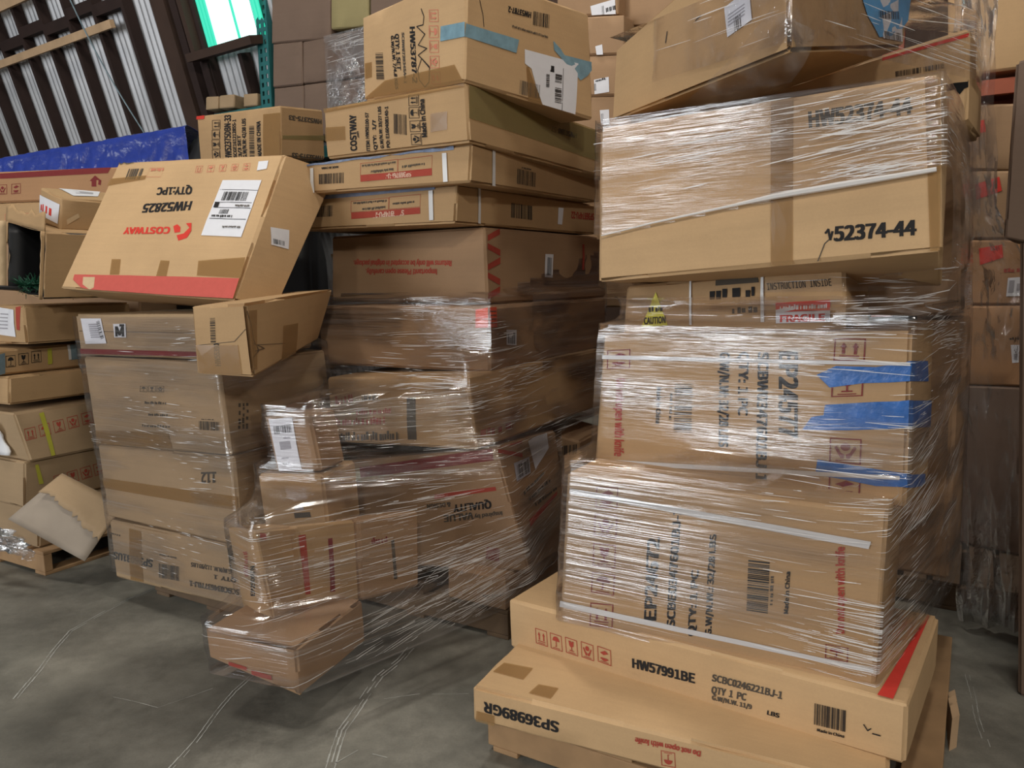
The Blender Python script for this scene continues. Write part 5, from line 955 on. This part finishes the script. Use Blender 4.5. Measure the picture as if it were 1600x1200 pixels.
# tree in the open carton
tb = h[0] * .35 + h[1] * .65 + Vector((0, .10, .03)); tr = empty('artificial_tree', tb); tag(tr, 'green artificial tree poking out of the torn open carton', 'artificial tree')
m = MB(); ax = (h[0] - h[3]).normalized() * .16 + Vector((-.10, 0, .02)); m.tube([tb - ax * .8, tb, tb + ax * .9], .012, 'black_plastic_and_shade'); m.build('trunk', tr)
m = MB(); random.seed(8)
for k in range(420):
    t = random.uniform(-.7, .45); p = tb + ax * t + Vector((.02, 0, .02)); d = Vector((random.gauss(0, 1), random.gauss(0, 1), random.gauss(.2, 1))).normalized() * random.uniform(.03, .075)
    n = d.orthogonal().normalized() * .0035; m.add([p - n, p + n, p + d + n * .3, p + d - n * .3], [(0, 1, 2, 3)], 'tree_green')
tag(m.build('needles', tr), kind='stuff')
# torn sheet leaning on the far left pallet
T4 = [Vector(v) for v in ((-2.60, 3.86, .338), (-2.17, 3.76, .142), (-2.02, 3.90, .395), (-2.37, 3.98, .545))]
s0 = patch(lambda u, v: lerp4(*T4, u, v) + Vector((0, -.012 * math.sin(u * 3) * math.sin(v * 3), 0)), 10, 10, 'board_pale', 'cardboard_sheet', None, .006)
tag(s0, 'torn square cardboard sheet propped corner-down against the far left pallet', 'cardboard sheet')
rr = [random.uniform(-.05, .06) for _ in range(26)]
def torn(u, v):
    k = u * 25; i = int(min(k, 24)); jag = rr[i] * (1 - (k - i)) + rr[i + 1] * (k - i)
    v0 = .66 + .14 * math.sin(u * 2.2) * (1 - u) + jag * .8 - .25 * u
    return lerp4(*T4, u * 1.02, v0 + (1.01 - v0) * v) + Vector((0, -.012 - .03 * (1 - v), 0))
patch(torn, 25, 5, 'kraft_grey', 'torn_layer', s0, .003)['label'] = 'ragged tan outer layer'
# torn side of the pale carton on the far left pallet: white foam showing
h8 = HX['G8'].c
m = MB(); q = [h8[0] + Vector((-.0, -.01, .02)), h8[1] + Vector((-.13, .04, .03)), h8[5] + Vector((-.14, .05, -.06)), h8[4] + Vector((0, 0, -.03))]
o8 = patch(lambda u, v: lerp4(*q, u, v) + Vector((.01 * math.sin(v * 11), -.018 * math.sin(u * 9 + v * 5), 0)), 14, 8, 'white_foam', 'foam_packing', None, .01)
tag(o8, 'white foam sheet bulging from the torn side of the pale carton', 'foam')
# ------------------------------------------------------------------ pallets
def pallet(nc, yaw, w, d, label, h=.13, group='wooden pallets', mat='wood'):
    a = math.radians(yaw); L = Vector((-math.cos(a), -math.sin(a), 0)); R_ = Vector((-math.sin(a), math.cos(a), 0)); nc = Vector((*nc, 0))
    e = empty('wooden_pallet', nc + L * w / 2 + R_ * d / 2); tag(e, label, 'pallet', group)
    random.seed(int(w * 100 + nc.x * 10))
    for k in range(3):
        m = MB(); o = nc + R_ * (k * (d - .045) / 2) + Vector((0, 0, .018)); m.box(o, L * w, R_ * .045, Vector((0, 0, h - .036)), mat); m.build('stringer', e, bevel=.004)
    for nm, z, n in (('deck_board', h - .018, 7), ('bottom_board', 0, 3)):
        for k in range(n):
            wd = .09 + .02 * random.random(); m = MB(); o = nc + L * (k * (w - .11) / (n - 1)) + Vector((0, 0, z)); m.box(o, L * wd, R_ * (d + random.uniform(-.01, .01)), Vector((0, 0, .018)), mat); m.build(nm, e, bevel=.003)
    return e
pr = pallet((.99, 1.68), -31, 1.27, 1.3, 'wooden pallet under the right stack with splintered edge')
m = MB()
for k, (x, y, z) in enumerate(((1.365, 2.28, .0), (1.405, 2.36, .0), (1.445, 2.43, .0))): m.box((x, y, z), (.035, .02, 0), (.035, .075, .0), (.004, 0, .11 - .02 * k), 'wood_pale')
m.build('splinter', pr)['label'] = 'pale splintered wood'
pallet((-.035, 3.1), -31, 1.0, 1.2, 'wooden pallet hidden in shade under the middle stack', mat='wood_shaded')  # shade under the load is put into the darker wood
pallet((-1.06, 3.24), -31, .85, 1.0, 'wooden pallet in shade under the shrink-wrapped left column', mat='wood_shaded')  # same darkened wood, shade under the column coloured in
pallet((-2.49, 3.94), -30, 1.0, 1.2, 'worn wooden pallet under the far left group')
pallet((2.32, 3.10), -31, .9, 1.1, 'dark wooden pallet behind the right stack under the rear cartons', mat='wood_shaded')
# ------------------------------------------------------------------ racks
rk = empty('pallet_rack', (-1.78, 6.1, 0)); tag(rk, 'green perforated steel pallet rack beside the lit window', 'rack')
def upright(x, y, parent, mat='teal_steel', H=4.6, w=.115):
    m = MB(); d = Vector((.86, -.5, 0)); b = Vector((.5, .86, 0)); o = Vector((x, y, 0)); t = .006
    hole = .022; z = 0
    # front web with a double row of punched slots
    cols = [0, .022, .022 + hole, w - .022 - hole, w - .022, w]
    while z < H:
        for i in range(5):
            if i in (1, 3): m.box(o + d * cols[i] + Vector((0, 0, z)), d * (cols[i + 1] - cols[i]), b * t, Vector((0, 0, .028)), mat)
            else: m.box(o + d * cols[i] + Vector((0, 0, z)), d * (cols[i + 1] - cols[i]), b * t, Vector((0, 0, .06)), mat)
        z += .06
    m.box(o, d * t, b * .07, Vector((0, 0, H)), mat); m.box(o + d * (w - t), d * t, b * .07, Vector((0, 0, H)), mat); m.build('upright', parent)
upright(-1.84, 6.02, rk); upright(-1.34, 6.9, rk)
for (a, b, z) in (((-2.32, 6.36), (-1.80, 6.06), 2.78), ((-1.74, 6.02), (-.1, 5.05), 2.42)):
    a, b = Vector((*a, 0)), Vector((*b, 0)); d = b - a; pz = Vector((.5, .86, 0))
    m = MB(); m.box(a + Vector((0, 0, z)), d, pz * .05, Vector((0, 0, .08)), 'teal_steel'); m.build('beam', rk); m = MB(); m.box(a + pz * .7 + Vector((0, 0, z)), d, pz * .05, Vector((0, 0, .08)), 'teal_steel'); m.build('beam', rk)
    m = MB(); m.box(a + pz * .05 + Vector((0, 0, z + .06)), d, pz * .65, Vector((0, 0, .02)), 'teal_steel'); m.build('deck', rk)
rk2 = empty('pallet_rack', (2.2, 3.9, 0)); tag(rk2, 'rust-coloured rack beam holding the topmost carton of the right rear stack', 'rack')
for dd, z, mt in ((0, 2.31, 'rust_beam'), (.5, 2.31, 'rust_beam')):
    m = MB(); a = Vector((1.85, 3.88, z)) + Vector((.5, .86, 0)) * dd; m.box(a, Vector((1.2, -.66, 0)), Vector((.02, .035, 0)), Vector((0, 0, .06)), mt); m.build('beam', rk2)
m = MB(); m.box((1.86, 3.9, 2.37), (1.2, -.66, 0), (.27, .46, 0), (0, 0, .012), 'rust_beam'); m.build('deck', rk2)
m = MB(); m.box((2.98, 3.16, 0), (.09, -.05, 0), (.05, .09, 0), (0, 0, 4), 'rust_beam'); m.build('upright', rk2); m = MB(); m.box((2.02, 4.35, 0), (.09, -.05, 0), (.05, .09, 0), (0, 0, 4), 'rust_beam'); m.build('upright', rk2)
rk3 = empty('pallet_rack', (.9, 5.0, 0)); tag(rk3, 'shadowed rack shelf under the white-labelled cartons between the pallets', 'rack')
m = MB(); m.box((.2, 5.05, 1.84), (1.2, -.66, 0), (.27, .46, 0), (0, 0, .07), 'wood_post'); m.build('shelf', rk3)
for x, y in ((.22, 5.1), (1.33, 4.48)): m = MB(); m.box((x, y, 0), (.09, -.05, 0), (.05, .09, 0), (0, 0, 1.84), 'wood_post'); m.build('upright', rk3)
# ------------------------------------------------------------------ tarp, black gap filler, maroon bundle
def tarpf(u, v):
    # over the ridge: v<.35 runs back, the rest hangs in folds gathered near the left third
    x = -3.75 + 1.66 * u; y = 5.42 - .22 * u; ridge = 2.36 + .19 * u
    f = .014 * noise.noise(Vector((u * 26 + v * 3, v * 2.5, 4))) + .010 * noise.noise(Vector((u * 60, v * 8, 2))) + .012 * noise.noise(Vector((u * 9, v * 7, 1)))
    if v < .35: return Vector((x + .05 * (1 - v / .35), y + .55 * (1 - v / .35), ridge - .10 * (1 - v / .35) ** 2 + f * .4))
    q = (v - .35) / .65; return Vector((x + (.42 - u) * -.10 * q, y - .10 * q + f * min(1, q * 3) * 1.6, ridge - .52 * q + f * .3))
o = patch(tarpf, 150, 30, 'tarp_blue', 'tarp', None, .002); tag(o, 'crinkled blue tarp draped behind the long red banded carton', 'tarp')
def bundle(name, label, cat, c, r, mat, seed):
    bm = bmesh.new(); bmesh.ops.create_icosphere(bm, subdivisions=4, radius=1)
    for v in bm.verts:
        p = v.co; q = Vector([math.copysign(abs(t) ** .55, t) for t in p]); v.co = Vector((q.x * r[0], q.y * r[1], q.z * r[2])) * (1 + .10 * noise.noise(p * 3 + Vector((seed, 0, 0))) + .05 * noise.noise(p * 8))
    me = bpy.data.meshes.new(name); bm.to_mesh(me); bm.free(); me.materials.append(MATS[mat]); me.polygons.foreach_set('use_smooth', [True] * len(me.polygons))
    o = bpy.data.objects.new(name, me); COL.objects.link(o); o.location = c; tag(o, label, cat); return o
bundle('dark_gap_filler', 'black shape added to darken the gap between the blue tarp and the rear carton', 'bundle', (-1.75, 5.3, 1.25), (.48, .2, 1.25), 'black_plastic_and_shade', 2)  # added black body that fills the dark gap
bundle('fabric_bundle', 'dark maroon bundle at the top edge behind the tilted top carton', 'bundle', (.86, 4.95, 3.19), (.10, .12, .22), 'maroon', 6)
# ------------------------------------------------------------------ rope hanging down the wall
m = MB(); P = [wp(.55 - .55 * t, 1.3 - 1.45 * t, .26 + .05 * math.sin(t * 3)) for t in [i / 20 for i in range(21)]]; m.tube(P, .006, 'steel', 5)
o = m.build('rope'); tag(o, 'thin pale blue rope slung across the studded metal wall', 'rope')
# ------------------------------------------------------------------ stretch film
def hull(pts):
    pts = sorted(set((round(p[0], 4), round(p[1], 4)) for p in pts))
    def half(ps):
        h = []
        for p in ps:
            while len(h) > 1 and (h[-1][0] - h[-2][0]) * (p[1] - h[-2][1]) - (h[-1][1] - h[-2][1]) * (p[0] - h[-2][0]) <= 0: h.pop()
            h.append(p)
        return h
    a, b = half(pts), half(pts[::-1]); return a[:-1] + b[:-1]
def section(c, z):
    out = []
    for i in range(4):
        a, b = c[i], c[i + 4]
        if a.z - .004 <= z <= b.z + .004: out.append(a.lerp(b, (z - a.z) / max(b.z - a.z, 1e-4)))
    return out
def wrap(name, label, keys, z0, z1, ctr, keep=None, win=.05, dz=.02, nth=300, off=.017, folds=150, seed=1, mat='film', foldlen=(.06, .5), wob=.0028, slope=None, vis=(0, 1), fsl=None, extra=()):
    ctr = Vector((*ctr, 0)); rows = []; zs = [z0 + i * (z1 - z0) / max(1, int((z1 - z0) / dz)) for i in range(int((z1 - z0) / dz) + 1)]
    ths = [2 * math.pi * i / nth for i in range(nth)]
    for z in zs:
        pts = []
        for k in keys:
            for s in (-win, -win / 2, 0, win / 2, win): pts += section(HX[k].c, z + s)
        hp = hull([(p.x, p.y) for p in pts]) if len(pts) > 2 else None; row = []
        for t in ths:
            dx, dy = math.cos(t), math.sin(t); best = 0
            if hp:
                for (x0, y0), (x1, y1) in zip(hp, hp[1:] + hp[:1]):
                    ex, ey = x1 - x0, y1 - y0; den = dx * ey - dy * ex
                    if abs(den) < 1e-9: continue
                    r = ((x0 - ctr.x) * ey - (y0 - ctr.y) * ex) / den; q = ((x0 - ctr.x) * dy - (y0 - ctr.y) * dx) / den
                    if r > 0 and -1e-6 <= q <= 1 + 1e-6: best = max(best, r)
            row.append(best)
        rows.append(row)
    # taut film bridges hollows between the cartons
    sm = []
    for j in range(len(rows)):
        sm.append([(rows[max(j - 1, 0)][i] + rows[j][i] * 2 + rows[min(j + 1, len(rows) - 1)][i]) / 4 for i in range(nth)])
    rows = [[max(a, b) for a, b in zip(x, y)] for x, y in zip(rows, sm)]
    def pt(i, j, extra=0):
        r = rows[j][i % nth]
        if r == 0: return None
        p = ctr + Vector((math.cos(ths[i % nth]) * r, math.sin(ths[i % nth]) * r, zs[j])); n = Vector((math.cos(ths[i % nth]), math.sin(ths[i % nth]), 0))
        w = wob * noise.noise(Vector((p.x * 3 + seed, p.y * 3, p.z * 26))) + .5 * wob * noise.noise(Vector((p.x * 9, p.y * 9 + seed, p.z * 60)))
        return p + n * (off + w + extra)
    m = MB(); vid = {}; vs = []; uvs = []; arc = 0
    for i in range(nth + 1):
        if i: 
            a, b = pt(i - 1, len(zs) // 2), pt(i, len(zs) // 2)
            if a and b: arc += (b - a).length
        for j in range(len(zs)):
            p = pt(i, j)
            if p is None: continue
            vid[i, j] = len(vs); vs.append(p); uvs.append((arc, zs[j] + (slope(i / nth) if slope else 0)))
    fs = []
    for i in range(nth):
        for j in range(len(zs) - 1):
            q = [(i, j), (i + 1, j), (i + 1, j + 1), (i, j + 1)]
            if all(x in vid for x in q):
                c = sum((vs[vid[x]] for x in q), Vector()) / 4
                if keep is None or keep(c): fs.append([vid[x] for x in q])
    m.add(vs, fs, mat, uvs)
    # gathered folds: clusters of short bright ridges running round the load
    rn = random.Random(seed); okc = {(f[0]) for f in fs}; nz = len(zs); done = 0; tries = 0
    jobs = [(rn.uniform(i0, i1) * nth, (rn.uniform(a, b) - z0) / (zs[1] - zs[0]), sl) for i0, i1, a, b, n, sl in extra for _ in range(n)]
    while (done < folds and tries < folds * 3) or jobs:
        tries += 1
        ci = rn.uniform(*vis) * nth; cz = rn.uniform(2, nz - 3); sl = rn.gauss(0, .05) + (fsl((cz / nz), ci / nth) if fsl else 0); nn = rn.randint(6, 26); spr = rn.uniform(.8, 4)
        if jobs: ci, cz, sl = jobs.pop(); nn = 14
        for k in range(nn):
            ii = int(ci + rn.gauss(0, 9)); fr = cz + rn.gauss(0, spr); L = rn.uniform(*foldlen) * rn.choice((.3, .5, 1)); wd = rn.choice((.0004, .0005, .0007, .0011)); s2 = sl + rn.gauss(0, .02); prev = None; ln = 0; run = 0
            while ln < L and run < 90:
                jj = int(fr); f2 = fr - jj
                if not (0 < jj < nz - 2) or (ii % nth, jj) not in vid or vid[ii % nth, jj] not in okc: break
                a, b = pt(ii, jj, .004), pt(ii, jj + 1, .004)
                if a is None or b is None: break
                p = a.lerp(b, f2)
                if prev:
                    d = p - prev
                    if d.length > .12: break
                    w2 = wd * (.35 + math.sin(min(1, ln / L) * math.pi)); u = Vector((0, 0, w2)); m.add([prev - u, p - u, p + u, prev + u], [(0, 1, 2, 3)], 'film_fold'); ln += d.length; fr += s2 * d.length / (zs[1] - zs[0])
                prev = p; ii += 1; run += 1
            done += ln > .01
    o = m.build(name, smooth=True, sharp=80); tag(o, label, 'stretch wrap', 'stretch wraps round the stacks'); return o
def keepM(p):
    c = HX['M_imp'].c[1]
    if p.z > 1.43 and p.x < c.x + .02 and p.y < 3.9: return p.z < 1.43 + .14 * max(0, (p.x + .9) / .8) * (1 if p.x < -.35 else max(0, (-.05 - p.x) / .3))
    if p.x > c.x: return p.z < 1.44 + .35 * (p.x - c.x)
    return True
wrap('stretch_wrap', 'clear stretch film wound round the lower half of the middle pallet stack', ['M_imp', 'M_6', 'M_7b', 'M_7a', 'M_9b', 'M_8', 'M_10a', 'M_10b', 'M_10c', 'M_11', 'M_12'], .15, 1.66, (-.30, 3.6), keepM, folds=1250, seed=4, foldlen=(.04, .30), vis=(.55, 1.02), fsl=lambda z, i: .22 * max(0, 1 - z * 3) + .03, extra=[(.72, .82, .17, .42, 22, .20), (.62, .76, .30, .62, 16, .06), (.66, .8, .62, 1.1, 14, .02)])
A6, N6 = HX['R6'].c[0], HX['R6'].c[1]
def keepR(p):
    n = Vector((-.52, -.85, 0)); q = (p - N6).dot(Vector((-.86, .51, 0)))   # distance leftward from the near corner
    front = (p - N6).dot(Vector((.86, -.51, 0))) < .03 and (p - N6).dot(n) > -.10
    if p.z > 1.46 and front:
        f = q / .96; return p.z > 1.77 - .13 * f
    if p.z > 1.46: return True
    if p.z > 1.44: return p.x > 1.1
    return True
wrap('stretch_wrap', 'clear stretch film wound round the cartons of the right pallet', ['R3', 'R4', 'R5', 'R6', 'R9a', 'R9b'], .39, 1.995, (1.05, 2.45), keepR, dz=.0125, folds=1200, seed=9, foldlen=(.04, .32), vis=(.50, 1.05), fsl=lambda z, i: (.28 if i > .86 else .05) if .2 < z < .5 else .0, extra=[(.66, .74, 1.65, 1.95, 12, .16), (.66, .8, .45, .6, 10, -.04), (.74, .84, .80, 1.0, 10, .22)])
wrap('stretch_wrap', 'clear stretch film round the plain left column of cartons', ['L1', 'L2', 'L3', 'L4'], .16, 1.38, (-1.25, 3.75), None, folds=260, seed=15, foldlen=(.02, .12), wob=.0022, vis=(.5, .8))
wrap('stretch_wrap', 'loose film clinging to the tilted top carton of the right pallet', ['R7', 'R8'], 2.10, 2.55, (.95, 2.65), lambda p: p.x > .45 and p.y < 2.75, folds=90, seed=21, mat='film_loose', vis=(.5, 1))
wrap('stretch_wrap', 'film patches round the far brown cartons beside the rack post', ['B3', 'B4', 'B5', 'B6'], 2.56, 3.2, (-1.1, 5.9), lambda p: -1.25 < p.x < -.85 and p.y < 6, folds=140, seed=27, mat='film_thick', nth=240)
# loose film hanging behind the right pallet
def hang(name, label, path, widths, mat, seed, dep=.05):
    P = [Vector(p) for p in path]
    def fn(u, v):
        k = v * (len(P) - 1); i = min(int(k), len(P) - 2); c = P[i].lerp(P[i + 1], k - i); w_ = widths[i] * (1 - k + i) + widths[i + 1] * (k - i)
        r = noise.noise(Vector((u * 5 + seed, v * 7, 0))) + .5 * noise.noise(Vector((u * 14, v * 22, seed)))
        return c + Vector((.86, -.5, 0)) * w_ * (u - .5) + Vector((.5, .86, 0)) * dep * r + Vector((.02 * r, 0, 0))
    o = patch(fn, 26, 120, mat, name, None, 0); tag(o, label, 'plastic film'); return o
hang('hanging_film', 'crumpled clear film hanging down behind the right pallet stack', [(1.70, 2.95, 2.5), (1.72, 2.95, 2.1), (1.76, 3.0, 1.75), (1.80, 3.0, 1.5), (1.84, 3.05, 1.1), (1.92, 3.05, .6), (1.99, 3.1, .03)], [.14, .12, .17, .34, .34, .22, .22], 'film_thick', 3)
hang('film_scrap', 'crumpled film bunched at the foot of the far left pallet load', [(-2.80, 3.85, .36), (-2.66, 3.84, .27), (-2.60, 3.83, .17)], [.5, .6, .5], 'film_thick', 11, .03)
hang('film_scrap', 'shiny film scrap draped on the far brown cartons', [(-1.10, 5.33, 3.08), (-1.05, 5.30, 2.95), (-1.02, 5.28, 2.80), (-1.00, 5.25, 2.62)], [.06, .18, .26, .20], 'film_thick', 17, .03)
def rope(name, label, pts, r, mat):
    m = MB(); m.tube(pts, r, mat, 6); o = m.build(name, smooth=True); tag(o, label, 'film rope'); return o
R6f = lambda u, v, e=.02: HX['R6'].face('F', u, v, e)[0]
rope('film_rope', 'twisted band of film across the wide carton of the right pallet', [R6f(.02, .30), R6f(.2, .345), R6f(.45, .395), R6f(.57, .42), R6f(.75, .44), R6f(.9, .455), R6f(.99, .465)], [.002, .003, .004, .008, .009, .007, .006], 'film_fold')
c7, c6 = HX['R7'].c, HX['R6']
q = [c6.face('T', .26, .03, .02)[0], c6.face('T', .60, .02, .02)[0], c7[1] + Vector((.06, -.005, .05)), c7[1] + Vector((-.06, -.015, .10))]
o = patch(lambda u, v: lerp4(*q, u, v) + Vector((0, -.02, -.02)) * math.sin(v * 3.1) + Vector((.8, -.5, 0)) * .012 * noise.noise(Vector((u * 9, v * 2, 5))), 24, 24, 'film_loose', 'stretch_film', None, 0)
tag(o, 'clear film stretched from the corner of the tilted top carton down to the wide carton', 'plastic film')
